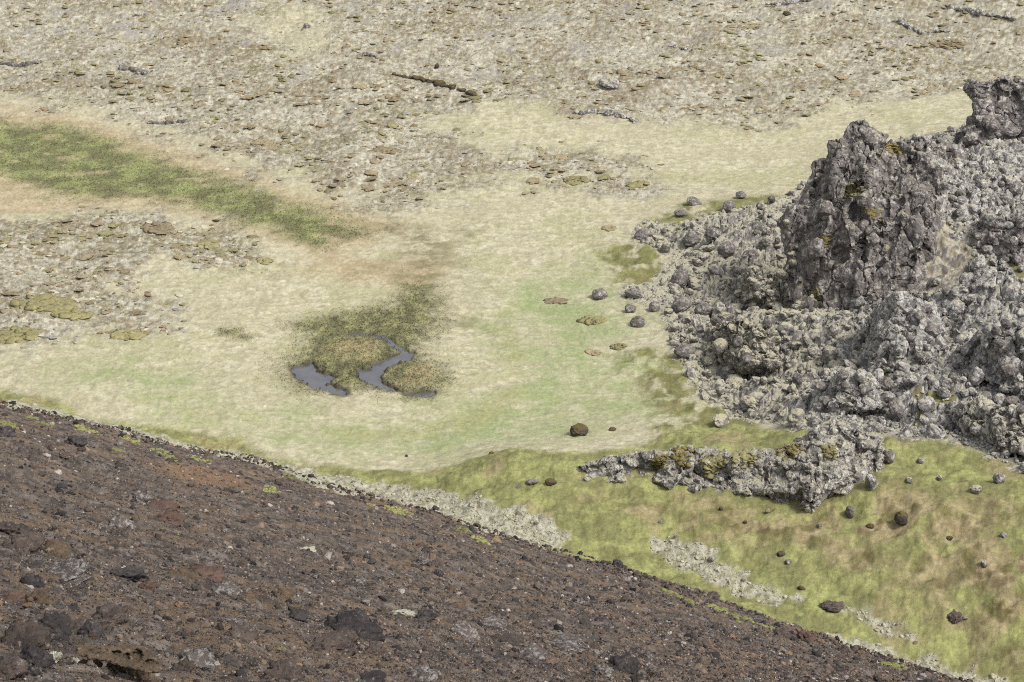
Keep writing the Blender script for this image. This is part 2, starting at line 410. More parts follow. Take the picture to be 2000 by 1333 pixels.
def cover(x, y, Z):
    """base colour of the ground cover"""
    n = x.shape
    streak = fbm2(x / 2.6, y / 1.6, 61, 5, .6); cl = fbm2(x / 10, y / 9, 62, 4); fine = fbm2(x / .35, y / .35, 63, 3)
    clump = fbm2(x / .9, y / .9, 60, 3)
    C = np.broadcast_to(c3(181, 173, 137), n + (3,)).copy()
    tu = tussock(x, y)
    C = mixc(C, c3(199, 191, 158), sst(-.1, .6, tu + .6 * cl))
    C = mixc(C, c3(162, 155, 116), sst(.1, -.8, tu + .4 * streak) * .7)
    C = mixc(C, c3(172, 164, 130), sst(.05, .5, -clump - .5 * streak) * .8)
    C = mixc(C, c3(160, 158, 104), sst(0, .6, cl + .6 * streak) * .5)
    # fresh green among the straw
    gpat = Z['green'] * (.5 + .5 * sst(-.35, .35, fbm2(x / 4.5, y / 4.5, 64, 4) + .6 * streak))
    C = mixc(C, c3(150, 162, 102), gpat * .85)
    C = mixc(C, c3(158, 156, 100), Z['band'] * .7)
    # rust coloured rim of the marsh
    C = mixc(C, mixc(c3(172, 153, 114)[None], c3(190, 173, 136)[None], sst(-.3, .5, streak + .4 * fine)), Z['rim'] * .85)
    t = Z['tail'] * sst(-.4, .5, cl + streak + .2)
    C = mixc(C, c3(124, 116, 78), t * .85)
    mg = mixc(mixc(c3(120, 121, 78)[None], c3(144, 149, 90)[None], sst(-.3, .45, fbm2(x / 3, y / 3, 65, 5, .6) + .3 * fine)), c3(112, 108, 74), sst(.0, .5, fbm2(x / 4.5, y / 5, 66, 4)) * .6)
    mg = mixc(mg, c3(170, 158, 116), sst(.32, .6, fbm2(x / 5, y / 3, 67, 4)) * .8)
    C = mixc(C, mg, Z['marsh'])
    wg = mixc(c3(106, 105, 70)[None], c3(142, 140, 90)[None], sst(-.3, .5, fbm2(x / 1.2, y / 1.5, 68, 4) + .4 * fine))
    C = mixc(C, wg, np.maximum(Z['wet'], Z['wet_b']) * .95)
    C = mixc(C, c3(158, 145, 102), np.maximum(Z['isle'], Z['isle_b']) * sst(-.4, .4, streak + .3))
    C = mixc(C, c3(74, 76, 52), Z['pool_c'] * .6)
    C = mixc(C, c3(84, 76, 60), np.clip(Z['mud'], 0, 1))
    # heath: pale moss with brown heather and olive hummocks, lichen-grey stones
    hum, ol = heath_field(x, y)
    hb = np.maximum(Z['heath'], Z['heath_b'])
    hc = mixc(c3(188, 183, 162)[None], c3(170, 164, 142)[None], sst(-.3, .4, fbm2(x / 2.5, y / 2.5, 70, 5, .6)))
    hc = mixc(hc, c3(206, 200, 178), sst(.2, .6, fbm2(x / 1.3, y / 1.2, 71, 4, .6)) * .8)
    hc = mixc(hc, c3(146, 128, 98), sst(.08, .5, fbm2(x / 1.2, y / 1., 72, 5, .65) + .4 * cl) * .7)
    hc = mixc(hc, mixc(c3(132, 114, 88)[None], c3(130, 123, 84)[None], ol), hum * .8)
    fl = fbm2(x / .75, y / .6, 171, 4, .65)
    hc = mixc(hc, c3(122, 106, 76), sst(.14, .5, fl + .5 * cl) * .6)
    hc = mixc(hc, c3(126, 119, 78), sst(.14, .4, fbm2(x / .9, y / .7, 172, 4, .65) + .4 * fbm2(x / 8, y / 6, 173, 3)) * .55)
    hc = mixc(hc, c3(200, 193, 168), sst(.2, .5, fbm2(x / .6, y / .5, 174, 3, .65)) * .42)
    gs = sst(.42, .6, fbm2(x / 6, y / 5, 73, 4) + .8 * fbm2(x / .9, y / .8, 74, 4, .6)) * sst(190, 270, y)
    hc = mixc(hc, c3(158, 154, 148), gs * .75)
    C = mixc(C, hc, hb * (1 - .8 * Z['dry']))
    # yellow-green moss
    m = mixc(c3(133, 133, 78)[None], c3(158, 160, 90)[None], sst(-.35, .45, fbm2(x / 2.5, y / 2.5, 75, 5, .6)))
    m = mixc(m, c3(122, 116, 66), sst(.05, .5, fbm2(x / 1.3, y / 1.3, 76, 5, .6)) * .5)
    m = mixc(m, c3(160, 146, 100), sst(.15, .6, fbm2(x / 3.5, y / 3.5, 77, 4)) * .7)
    foot = np.maximum(np.maximum(Z['mossfoot'], Z['mossfoot_b']), Z['mossfoot_c'])
    mf = sst(-.35, .2, fbm2(x / 2.2, y / 3, 78, 4) + .1)
    C = mixc(C, mixc(m, c3(112, 108, 58), np.full(n, .45)), foot * mf)
    # grassy slope below the ledge
    sgm = Z['slopegrass'] * sst(-.3, .4, fbm2(x / 3, y / 3, 79, 4) + .25)
    sg = mixc(c3(152, 136, 94)[None], c3(170, 154, 112)[None], sst(-.3, .4, fbm2(x / 1., y / 1., 80, 4)))
    sg = mixc(sg, c3(112, 104, 56), sst(0, .4, fbm2(x / 1.6, y / 1.6, 81, 4)) * .85)
    sg = mixc(sg, c3(104, 84, 62), sst(.25, .6, fbm2(x / 2.6, y / 2.6, 83, 4)) * .7)
    mo = mixc(m, sg, sgm)
    C = mixc(C, mo, Z['moss'])
    gr = np.maximum(np.maximum(Z['grey'], Z['grey_b']), np.maximum(Z['grey_c'], Z['grey_d']))
    gc = mixc(c3(182, 178, 156)[None], c3(152, 146, 118)[None], sst(-.0, .6, fbm2(x / .8, y / .6, 84, 5, .65)))
    gc = mixc(gc, c3(120, 112, 84), sst(.15, .5, fbm2(x / .5, y / .5, 85, 4, .65)) * .7)
    C = mixc(C, gc, gr * .95)
    # scoria
    s = mixc(c3(92, 83, 76)[None], c3(122, 108, 96)[None], sst(-.3, .5, fbm2(x / .4, y / .4, 86, 5, .75)))
    s = mixc(s, c3(60, 55, 54), sst(.0, .5, fbm2(x / 1.2, y / 1.2, 87, 5, .75)) * .7)
    fur = fbm2((x * .83 + y * .55) / 7, (y * .83 - x * .55) / 2, 88, 4)
    s = mixc(s, c3(132, 106, 76), sst(-.05, .5, fur + .7 * fbm2(x / .5, y / .5, 89, 4, .6)) * .5)
    s = mixc(s, c3(140, 108, 76), np.maximum(Z['orange_a'], Z['orange_b']) * .8)
    s = mixc(s, c3(140, 132, 126), sst(.45, .7, fbm2(x / .8, y / .8, 90, 5, .75)) * .5)
    C = mixc(C, s, Z['scoria'])
    # ground between the stones of the rubble
    rc = mixc(c3(112, 104, 100)[None], c3(150, 144, 128)[None], sst(-.2, .5, fbm2(x / 1.2, y / 1.2, 91, 4)))
    C = mixc(C, rc, Z['rubble'] * (1 - Z['scoria']))
    pc = mixc(c3(174, 167, 145)[None], c3(138, 126, 104)[None], sst(-.1, .4, fbm2(x / .8, y / .8, 92, 5, .65)))
    pc = mixc(pc, c3(120, 114, 110), sst(.15, .3, fbm2(x / .7, y / .7, 93, 5, .65)))
    C = mixc(C, pc, Z['pale'])
    C = mixc(C, mixc(m, c3(128, 116, 72), np.full(n, .5)), Z['patch'])
    wv = noise2(x / .35 + 2 * noise2(x, y, 211), y / .16, 212)
    C = C * (1 + (.12 * fine + .30 * wv * (1 - Z['scoria']) * (1 - Z['rubble']))[..., None])
    lum = C @ np.array([.3, .59, .11]); C = C * .84 + .16 * lum[..., None]
    return np.clip(C, .01, .9)

# ------------------------------------------------------------------ materials
def nodes_of(m):
    m.use_nodes = True
    nt = m.node_tree
    return nt, nt.nodes, nt.links, nt.nodes['Principled BSDF']

def N(ns, t, **kw):
    n = ns.new(t)
    for k, v in kw.items():
        if hasattr(n, k) and not k.startswith('i_'): setattr(n, k, v)
        else: n.inputs[k[2:].replace('_', ' ')].default_value = v
    return n

def noise_node(nt, scale, detail=6, rough=.6):
    geo = nt.nodes.get('POS') or nt.nodes.new('ShaderNodeNewGeometry'); geo.name = 'POS'
    n = nt.nodes.new('ShaderNodeTexNoise')
    n.inputs['Scale'].default_value = scale; n.inputs['Detail'].default_value = detail; n.inputs['Roughness'].default_value = rough
    nt.links.new(geo.outputs['Position'], n.inputs['Vector'])
    return n.outputs['Fac']

def ramp(nt, sock, a, b, ca=(0, 0, 0, 1), cb=(1, 1, 1, 1)):
    r = nt.nodes.new('ShaderNodeValToRGB')
    r.color_ramp.elements[0].position = a; r.color_ramp.elements[1].position = b
    r.color_ramp.elements[0].color = ca; r.color_ramp.elements[1].color = cb
    nt.links.new(sock, r.inputs['Fac'])
    return r.outputs['Color']

def mixn(nt, fac, a, b, mode='MIX'):
    m = nt.nodes.new('ShaderNodeMix'); m.data_type = 'RGBA'; m.blend_type = mode
    for s, v in ((m.inputs[0], fac), (m.inputs[6], a), (m.inputs[7], b)):
        if isinstance(v, bpy.types.NodeSocket): nt.links.new(v, s)
        elif isinstance(v, (int, float)): s.default_value = v
        else: s.default_value = (*v, 1) if len(v) == 3 else v
    return m.outputs[2]

def bump(nt, bsdf, pairs):
    prev = None
    for sock, dist, st in pairs:
        b = nt.nodes.new('ShaderNodeBump'); b.inputs['Distance'].default_value = dist; b.inputs['Strength'].default_value = st
        nt.links.new(sock, b.inputs['Height'])
        if prev: nt.links.new(prev, b.inputs['Normal'])
        prev = b.outputs['Normal']
    nt.links.new(prev, bsdf.inputs['Normal'])

def ground_mat(name, sc1, sc2, amp, b1, b2):
    m = bpy.data.materials.new(name); nt, ns, lk, bs = nodes_of(m)
    at_ = ns.new('ShaderNodeAttribute'); at_.attribute_name = 'Cover'
    n1 = noise_node(nt, sc1, 8, .7); n2 = noise_node(nt, sc2, 5, .65)
    v = ramp(nt, n1, .3, .7, (1 - amp, 1 - amp, 1 - amp, 1), (1 + amp, 1 + amp, 1 + amp, 1))
    col = mixn(nt, 1.0, at_.outputs['Color'], v, 'MULTIPLY')
    lk.new(col, bs.inputs['Base Color'])
    bs.inputs['Roughness'].default_value = .95; bs.inputs['Specular IOR Level'].default_value = .15
    bump(nt, bs, [(n1, b1, .8), (n2, b2, .8)])
    return m

def rock_mat(name, dark, mid, lichen, li, moss, mo, sc=1.0, mosscut=.55, spots=.5, bstr=1.0):
    """bare lava with grey lichen blotches of fractal shape and cushions of moss lying on what faces up"""
    m = bpy.data.materials.new(name); nt, ns, lk, bs = nodes_of(m)
    oi = ns.new('ShaderNodeObjectInfo')
    n1 = noise_node(nt, 1.1 * sc, 8, .65); n2 = noise_node(nt, 4.5 * sc, 6, .7); n3 = noise_node(nt, 2.1 * sc, 8, .75); n4 = noise_node(nt, 14 * sc, 4, .7)
    base = mixn(nt, ramp(nt, n1, .36, .64), dark, mid)
    base = mixn(nt, ramp(nt, n4, .3, .75), base, mixn(nt, .35, base, (.02, .018, .018)))
    rnd = ns.new('ShaderNodeMapRange'); lk.new(oi.outputs['Random'], rnd.inputs[0]); rnd.inputs[3].default_value = .78; rnd.inputs[4].default_value = 1.2
    vm = ns.new('ShaderNodeVectorMath'); vm.operation = 'SCALE'; lk.new(base, vm.inputs[0]); lk.new(rnd.outputs[0], vm.inputs['Scale'])
    base = vm.outputs[0]
    base = mixn(nt, ramp(nt, n3, .62 - .22 * li, .72 - .22 * li), base, lichen)
    base = mixn(nt, ramp(nt, n2, .34, .44, (1, 1, 1, 1), (0, 0, 0, 1)), base, tuple(.5 * k for k in dark))
    base = mixn(nt, ramp(nt, n2, .60, .66), base, mixn(nt, spots, base, lichen))
    if mo > 0:
        geo = ns.new('ShaderNodeNewGeometry'); sx = ns.new('ShaderNodeSeparateXYZ'); lk.new(geo.outputs['Normal'], sx.inputs[0])
        ad = ns.new('ShaderNodeMath'); ad.operation = 'MULTIPLY_ADD'; lk.new(n3, ad.inputs[0]); ad.inputs[1].default_value = 1.6; ad.inputs[2].default_value = -.8
        su = ns.new('ShaderNodeMath'); su.operation = 'ADD'; lk.new(sx.outputs['Z'], su.inputs[0]); lk.new(ad.outputs[0], su.inputs[1])
        f = ramp(nt, su.outputs[0], mosscut, mosscut + .14)
        mc = mixn(nt, ramp(nt, n2, .35, .65), moss, tuple(k * .72 for k in moss))
        mm = ns.new('ShaderNodeMath'); mm.operation = 'MULTIPLY'; lk.new(f, mm.inputs[0]); mm.inputs[1].default_value = mo
        base = mixn(nt, mm.outputs[0], base, mc)
    lk.new(base, bs.inputs['Base Color'])
    bs.inputs['Roughness'].default_value = .92; bs.inputs['Specular IOR Level'].default_value = .2
    bump(nt, bs, [(n2, .14 / sc, .8 * bstr), (n4, .06 / sc, .8 * bstr)])
    return m

def simple_mat(name, a, b, scale, bd=.05, attr=None):
    m = bpy.data.materials.new(name); nt, ns, lk, bs = nodes_of(m)
    n1 = noise_node(nt, scale, 6, .65); n2 = noise_node(nt, scale * 4, 5, .7)
    if attr:
        at_ = ns.new('ShaderNodeAttribute'); at_.attribute_name = attr
        v = ramp(nt, n2, .3, .7, (.75, .75, .75, 1), (1.25, 1.25, 1.25, 1))
        col = mixn(nt, 1.0, at_.outputs['Color'], v, 'MULTIPLY')
    else:
        col = mixn(nt, ramp(nt, n1, .35, .65), a, b)
        oi = ns.new('ShaderNodeObjectInfo')
        rnd = ns.new('ShaderNodeMapRange'); lk.new(oi.outputs['Random'], rnd.inputs[0]); rnd.inputs[3].default_value = .8; rnd.inputs[4].default_value = 1.2
        vm = ns.new('ShaderNodeVectorMath'); vm.operation = 'SCALE'; lk.new(col, vm.inputs[0]); lk.new(rnd.outputs[0], vm.inputs['Scale']); col = vm.outputs[0]
    lk.new(col, bs.inputs['Base Color'])
    bs.inputs['Roughness'].default_value = .95; bs.inputs['Specular IOR Level'].default_value = .15
    bump(nt, bs, [(n1, bd, .8), (n2, bd * .5, .8)])
    return m

T = lambda *a: tuple(float(v) for v in c3(*a))
M = dict(
    turf=ground_mat('turf', 5, 16, .16, .05, .012),
    heath=ground_mat('heath_moss', 2.5, 9, .22, .14, .06),
    moss=ground_mat('slope_moss', 4, 14, .22, .09, .03),
    scoria=ground_mat('scoria_grit', 9, 45, .35, .05, .02),
    crag=rock_mat('crag_lava', T(112, 106, 103), T(146, 138, 133), T(186, 182, 177), .50, T(178, 168, 134), .8, .8, .92, .4, .4),
    spire=rock_mat('spire_lava', T(112, 106, 103), T(148, 140, 136), T(194, 190, 186), .52, T(182, 170, 134), .8, .8, .92, .45, .4),
    ledge=rock_mat('ledge_lava', T(116, 111, 107), T(154, 148, 142), T(204, 201, 196), .64, T(182, 176, 146), .8, 1.1, .78, .7, .6),
    boulder=rock_mat('boulder_lava', T(104, 98, 96), T(138, 131, 126), T(184, 180, 175), .48, T(168, 161, 134), .6, 1.1, .92, .6, .4),
    mossy=rock_mat('mossy_lava', T(108, 103, 99), T(144, 137, 130), T(188, 184, 175), .50, T(192, 186, 160), .95, 1.1, .60, .5, .4),
    pale=rock_mat('lichen_lava', T(104, 100, 98), T(150, 146, 142), T(200, 197, 192), .66, T(192, 186, 160), .8, 1.0, .84, .8, .45),
    rubble=rock_mat('rubble_lava', T(114, 109, 106), T(150, 144, 138), T(198, 195, 188), .60, T(192, 187, 163), .9, 1.1, .66, .6, .4),
    black=rock_mat('black_scoria', T(58, 54, 54), T(92, 86, 84), T(130, 124, 120), .25, T(90, 84, 60), 0, 4, .9, .1),
    brown=rock_mat('brown_scoria', T(80, 70, 65), T(110, 97, 88), T(150, 141, 135), .25, T(90, 84, 60), 0, 4, .9, .3),
    red=rock_mat('red_scoria', T(94, 74, 66), T(118, 96, 85), T(150, 136, 128), .12, T(90, 84, 60), 0, 4, .9, .2),
    white=rock_mat('lichened_scoria', T(88, 79, 75), T(112, 103, 98), T(160, 154, 149), .6, T(90, 84, 60), 0, 4.5, .9, .5),
    tan=rock_mat('tan_scoria', T(92, 78, 64), T(126, 108, 88), T(150, 138, 122), .25, T(90, 84, 60), 0, 4, .9, .2),
    cream=rock_mat('cream_lichen_stone', T(176, 172, 150), T(198, 196, 176), T(206, 206, 190), .5, T(90, 84, 60), 0, 4, .9, .3),
    dark=rock_mat('dark_lava', T(64, 58, 54), T(92, 84, 76), T(140, 134, 126), .15, T(112, 98, 58), .8, 1.6, .62, .2, .4),
    heather=simple_mat('brown_heather', T(140, 126, 100), T(166, 153, 124), 1.6, .08),
    olive=simple_mat('olive_heather', T(130, 124, 86), T(158, 151, 112), 1.6, .08),
    lime=simple_mat('lime_moss', T(124, 124, 76), T(150, 150, 96), 6, .04),
    gold=simple_mat('gold_moss', T(116, 104, 64), T(142, 130, 88), 5, .05),
    blades=simple_mat('grass_blades', None, None, 2, .01, 'Cover'),
    grit=simple_mat('loose_grit', None, None, 9, .03, 'Cover'),
)
def let_light_through(m, f):
    nt = m.node_tree; bs = nt.nodes['Principled BSDF']; out = nt.nodes['Material Output']
    tr = nt.nodes.new('ShaderNodeBsdfTranslucent'); mx = nt.nodes.new('ShaderNodeMixShader'); mx.inputs[0].default_value = f
    nt.links.new(bs.inputs['Base Color'].links[0].from_socket, tr.inputs['Color'])
    nt.links.new(bs.outputs[0], mx.inputs[1]); nt.links.new(tr.outputs[0], mx.inputs[2]); nt.links.new(mx.outputs[0], out.inputs['Surface'])
M['sward'] = simple_mat('grass_sward', None, None, 2, .01, 'Cover'); let_light_through(M['sward'], .35)
for l_ in list(M['sward'].node_tree.nodes['Principled BSDF'].inputs['Normal'].links): M['sward'].node_tree.links.remove(l_)
for l_ in list(M['blades'].node_tree.nodes['Principled BSDF'].inputs['Normal'].links): M['blades'].node_tree.links.remove(l_)

def water_mat():
    m = bpy.data.materials.new('marsh_water'); nt, ns, lk, bs = nodes_of(m)
    n = noise_node(nt, .6, 4, .6)
    lk.new(mixn(nt, ramp(nt, n, .35, .65), (.085, .085, .095), (.12, .118, .125)), bs.inputs['Base Color'])
    bs.inputs['Roughness'].default_value = .06; bs.inputs['IOR'].default_value = 1.33; bs.inputs['Specular IOR Level'].default_value = .9
    bump(nt, bs, [(noise_node(nt, 5, 3, .5), .004, .4)])
    return m
M['water'] = water_mat()

# ------------------------------------------------------------------ mesh helpers
def mesh_np(name, V, Fa, smooth=True, col=None):
    """Fa: (n,3) or (n,4) int array"""
    me = bpy.data.meshes.new(name)
    V = np.ascontiguousarray(V, np.float32); Fa = np.ascontiguousarray(Fa, np.int32)
    me.vertices.add(len(V)); me.vertices.foreach_set('co', V.ravel())
    k = Fa.shape[1]
    me.loops.add(Fa.size); me.loops.foreach_set('vertex_index', Fa.ravel())
    me.polygons.add(len(Fa)); me.polygons.foreach_set('loop_start', np.arange(0, Fa.size, k, dtype=np.int32))
    me.polygons.foreach_set('loop_total', np.full(len(Fa), k, np.int32))
    me.polygons.foreach_set('use_smooth', np.full(len(Fa), smooth, bool))
    if col is not None:
        a = me.color_attributes.new('Cover', 'FLOAT_COLOR', 'POINT')
        a.data.foreach_set('color', np.c_[col, np.ones(len(col))].astype(np.float32).ravel())
    me.update(calc_edges=True); me.validate()
    return me

def link(name, me, mat=None, parent=None):
    o = bpy.data.objects.new(name, me); COL.objects.link(o)
    if mat is not None and not me.materials: me.materials.append(mat)
    if parent: o.parent = parent
    return o

def tag(o, label=None, cat=None, group=None, kind=None):
    if label: o['label'] = label
    if cat: o['category'] = cat
    if group: o['group'] = group
    if kind: o['kind'] = kind
    return o

_ico = {}
def ico(sub):
    if sub not in _ico:
        bm = bmesh.new(); bmesh.ops.create_icosphere(bm, subdivisions=sub, radius=1)
        V = np.array([v.co[:] for v in bm.verts]); Fa = np.array([[v.index for v in f.verts] for f in bm.faces]); bm.free()
        _ico[sub] = (V, Fa)
    return _ico[sub]

def rock(seed, sub=3, planes=13, rough=.12, flat=(.62, 1.0), k=16, pits=0., jag=0., boxy=False):
    r = np.random.default_rng(seed)
    V, Fa = ico(sub)
    n = r.normal(size=(planes, 3)); n /= np.linalg.norm(n, axis=1, keepdims=True)
    h = r.uniform(*flat, planes)
    if boxy:
        b = np.concatenate([np.eye(3), -np.eye(3)]) + r.normal(0, .30, (6, 3)); b /= np.linalg.norm(b, axis=1, keepdims=True)
        n = np.concatenate([b, n[:planes]]); h = np.concatenate([r.uniform(.42, .88, 6), r.uniform(.62, .95, planes)])
    dn = V @ n.T
    rad = np.where(dn > .05, h[None] / np.maximum(dn, .05), 9)
    rr = -np.log(np.exp(-k * np.minimum(rad, 1.25)).sum(1) + 1e-9) / k
    rr = np.clip(rr, .35, 1.25)
    P = V * rr[:, None]
    off = r.uniform(0, 90, 3)
    P = P + V * (rough * fbm3(P * 2.2 + off, seed, 4, .6))[:, None]
    if jag:
        P = P + V * (jag * (.5 - 2.2 * np.abs(noise3(P * 3.1 + off, seed + 5)) + .5 * (.5 - 2.2 * np.abs(noise3(P * 6.7 + off, seed + 6)))))[:, None]
    if pits:
        f1, f2 = worley3(P * 3.0 + off, seed)
        P = P - V * (pits * sst(.45, .1, f1))[:, None]
    return P, Fa

def rotmats(n, r, tilt=.35):
    a = r.uniform(0, 2 * math.pi, n); b = r.normal(0, tilt, n); c = r.normal(0, tilt, n)
    ca, sa, cb, sb, cc, sc = np.cos(a), np.sin(a), np.cos(b), np.sin(b), np.cos(c), np.sin(c)
    z = np.zeros(n); o = np.ones(n)
    Rz = np.stack([ca, -sa, z, sa, ca, z, z, z, o], 1).reshape(n, 3, 3)
    Rx = np.stack([o, z, z, z, cb, -sb, z, sb, cb], 1).reshape(n, 3, 3)
    Ry = np.stack([cc, z, sc, z, o, z, -sc, z, cc], 1).reshape(n, 3, 3)
    return Rx @ Ry @ Rz

def scatter_mesh(name, protos, pos, scale, mat, cols=None, tilt=.4, seed=1, smooth=True):
    r = np.random.default_rng(seed); n = len(pos)
    R = rotmats(n, r, tilt); var = r.integers(0, len(protos), n)
    Vs, Fs, Cs = [], [], []; base = 0
    for k, (V, Fa) in enumerate(protos):
        ids = np.nonzero(var == k)[0]
        if not len(ids): continue
        W = np.einsum('nij,nvj->nvi', R[ids], V[None] * scale[ids][:, None, :]) + pos[ids][:, None, :]
        Vs.append(W.reshape(-1, 3)); nv = len(V)
        Fs.append((Fa[None] + (base + np.arange(len(ids)) * nv)[:, None, None]).reshape(-1, Fa.shape[1])); base += nv * len(ids)
        if cols is not None: Cs.append(np.repeat(cols[ids], nv, 0))
    me = mesh_np(name, np.concatenate(Vs), np.concatenate(Fs), smooth, np.concatenate(Cs) if cols is not None else None)
    return link(name, me, mat)

# ------------------------------------------------------------------ terrain
az = np.radians(np.concatenate([np.linspace(-34, -17, 30)[:-1], np.arange(-17, 17, .031), np.linspace(17, 34, 30)]))
rd = np.concatenate([[.5, 2, 4, 6, 8, 10, 12], np.exp(np.arange(math.log(13.), math.log(92), .0044)), np.exp(np.arange(math.log(92.3), math.log(345), .0019)), np.geomspace(350, 900, 24)])
RR, AA = np.meshgrid(rd, az, indexing='ij')
X = (RR * np.sin(AA)); Y = (RR * np.cos(AA))
xf = X.ravel(); yf = Y.ravel()
Z = zones(xf, yf)
zf = height(xf, yf, Z)
Cf = cover(xf, yf, Z)
nr, nc = X.shape
idx = np.arange(nr * nc).reshape(nr, nc)
quads = np.stack([idx[:-1, :-1], idx[:-1, 1:], idx[1:, 1:], idx[1:, :-1]], -1).reshape(-1, 4)
qc = quads[:, 0]
ring = np.maximum.reduce([Z[k] for k in ('moss', 'mossfoot', 'mossfoot_b', 'mossfoot_c', 'grey', 'grey_b', 'grey_c', 'grey_d')])
cls = np.zeros(len(zf), int)
cls[np.maximum(Z['heath'], Z['heath_b']) > .5] = 1
cls[ring > .5] = 2
cls[Z['scoria'] > .5] = 3
rq = (Z['rubble'][quads].min(1) > .8) & (Z['scoria'][quads].max(1) < .3)
V3 = np.c_[xf, yf, zf]
for k, nm, mt in ((0, 'basin_floor', 'turf'), (1, 'heath_ground', 'heath'), (2, 'mossy_slope', 'moss'), (3, 'scoria_slope', 'scoria'), (4, 'rubble_ground', 'rubble')):
    if k == 4:
        continue
    q = quads[(cls[qc] == k) & ~rq]
    used = np.unique(q); remap = np.zeros(len(V3), np.int64); remap[used] = np.arange(len(used))
    o = link(nm, mesh_np(nm, V3[used], remap[q], True, Cf[used]), M[mt])
    tag(o, kind='structure')
def fine_field():
    az = np.radians(np.concatenate([np.arange(3.0, 16.2, .033), np.linspace(16.4, 34, 30)])); rd = np.concatenate([np.exp(np.arange(math.log(104), math.log(205), .00085)), np.exp(np.arange(math.log(205.5), math.log(275), .003))])
    R_, A_ = np.meshgrid(rd, az, indexing='ij'); x = (R_ * np.sin(A_)).ravel(); y = (R_ * np.cos(A_)).ravel()
    m = sdf(ZW['rubble'], x, y) > -3
    Zq = {}; zz = np.zeros(len(x)); kk = np.zeros(len(x)); cc = np.zeros((len(x), 3))
    Zq = zones(x[m], y[m]); zz[m] = height(x[m], y[m], Zq); cc[m] = cover(x[m], y[m], Zq)
    kk[m] = np.where((Zq['scoria'] < .5), Zq['rubble'], 0)
    nr, nc = R_.shape; idx = np.arange(nr * nc).reshape(nr, nc)
    q = np.stack([idx[:-1, :-1], idx[:-1, 1:], idx[1:, 1:], idx[1:, :-1]], -1).reshape(-1, 4)
    q = q[(kk[q].min(1) > .12)]
    us = np.unique(q); rm = np.zeros(nr * nc, np.int64); rm[us] = np.arange(len(us))
    # what stands right of the line through the crag is crusted with pale lichen
    xr = x[us]; yr = y[us]
    V = np.c_[xr, yr, zz[us]]; q = rm[q]
    right = xr + 2.2 * fbm2(xr / 3, yr / 3, 401, 4, .6) > np.interp(yr, [115, 128, 140, 150, 190], [17, 21, 26, 28, 30])
    me = mesh_np('lava_field', V, q, True, cc[us])
    me.materials.append(M['rubble']); me.materials.append(M['pale'])
    soft = np.maximum(Zq['pale'], Zq['patch']); sf = np.zeros(len(x)); sf[m] = soft; sf = sf[us]
    me.materials.append(M['moss'])
    me.polygons.foreach_set('material_index', np.where(sf[q[:, 0]] > .5, 2, right[q[:, 0]]).astype(np.int32))
    tag(link('lava_field', me), kind='structure'); print('field', len(us))
fine_field()
print('terrain', len(V3))

def ground(px, py):
    p = at(px, py); p[:, 2] = height(p[:, 0], p[:, 1]); return p

# ------------------------------------------------------------------ pools
for nm in ('pool_a', 'pool_b', 'pool_c'):
    poly = ZW[nm]; a0 = poly.min(0) - 1.5; a1 = poly.max(0) + 1.5; st = .3
    gx, gy = np.meshgrid(np.arange(a0[0], a1[0], st), np.arange(a0[1], a1[1], st), indexing='ij')
    near = (sdf(poly, gx.ravel(), gy.ravel()) > -.9).reshape(gx.shape)
    ii = np.arange(gx.size).reshape(gx.shape)
    q = np.stack([ii[:-1, :-1], ii[1:, :-1], ii[1:, 1:], ii[:-1, 1:]], -1)[near[:-1, :-1] & near[1:, 1:]]
    us = np.unique(q); rm = np.zeros(gx.size, int); rm[us] = np.arange(len(us))
    lv = {'pool_a': -.17, 'pool_b': -.174, 'pool_c': -.178}[nm]
    tag(link('pool_water', mesh_np('pool_water', np.c_[gx.ravel()[us], gy.ravel()[us], np.full(len(us), lv)], rm[q]), M['water']), kind='structure')

# ------------------------------------------------------------------ crags
def inpoly(poly, x, y):
    poly = np.asarray(poly, float); ins = np.zeros(np.shape(x), bool)
    for i in range(len(poly)):
        ax, ay = poly[i]; bx, by = poly[(i + 1) % len(poly)]
        c = (ay > y) != (by > y)
        ins ^= c & (x < ax + (y - ay) / ((by - ay) or 1e-9) * (bx - ax))
    return ins

def lumps_mesh(L, voxel, seed, groove, amp, cell=(.75, .75, .42)):
    """L: (centre, radii, rotation about z, tilt) -> one weathered skin round all the blocks"""
    r = np.random.default_rng(seed)
    Vs, Fs, b = [], [], 0
    for i, (c, rad, rz, tl) in enumerate(L):
        V, Fa = rock(seed * 100 + i, 4, 5, .04, (.62, 1.0), 60, boxy=True)
        V = V * rad * 1.3
        ca, sa = math.cos(tl), math.sin(tl)
        V = np.c_[V[:, 0] * ca + V[:, 2] * sa, V[:, 1], -V[:, 0] * sa + V[:, 2] * ca]
        ca, sa = math.cos(rz), math.sin(rz)
        V = np.c_[V[:, 0] * ca - V[:, 1] * sa, V[:, 0] * sa + V[:, 1] * ca, V[:, 2]] + c
        Vs.append(V); Fs.append(Fa + b); b += len(V)
    me = mesh_np('lumps', np.concatenate(Vs), np.concatenate(Fs))
    o = bpy.data.objects.new('lumps', me); COL.objects.link(o)
    md = o.modifiers.new('r', 'REMESH'); md.mode = 'VOXEL'; md.voxel_size = voxel; md.use_smooth_shade = True
    dg = bpy.context.evaluated_depsgraph_get()
    m2 = bpy.data.meshes.new_from_object(o.evaluated_get(dg))
    bpy.data.objects.remove(o); bpy.data.meshes.remove(me)
    return weather(m2, seed, groove, amp, cell)

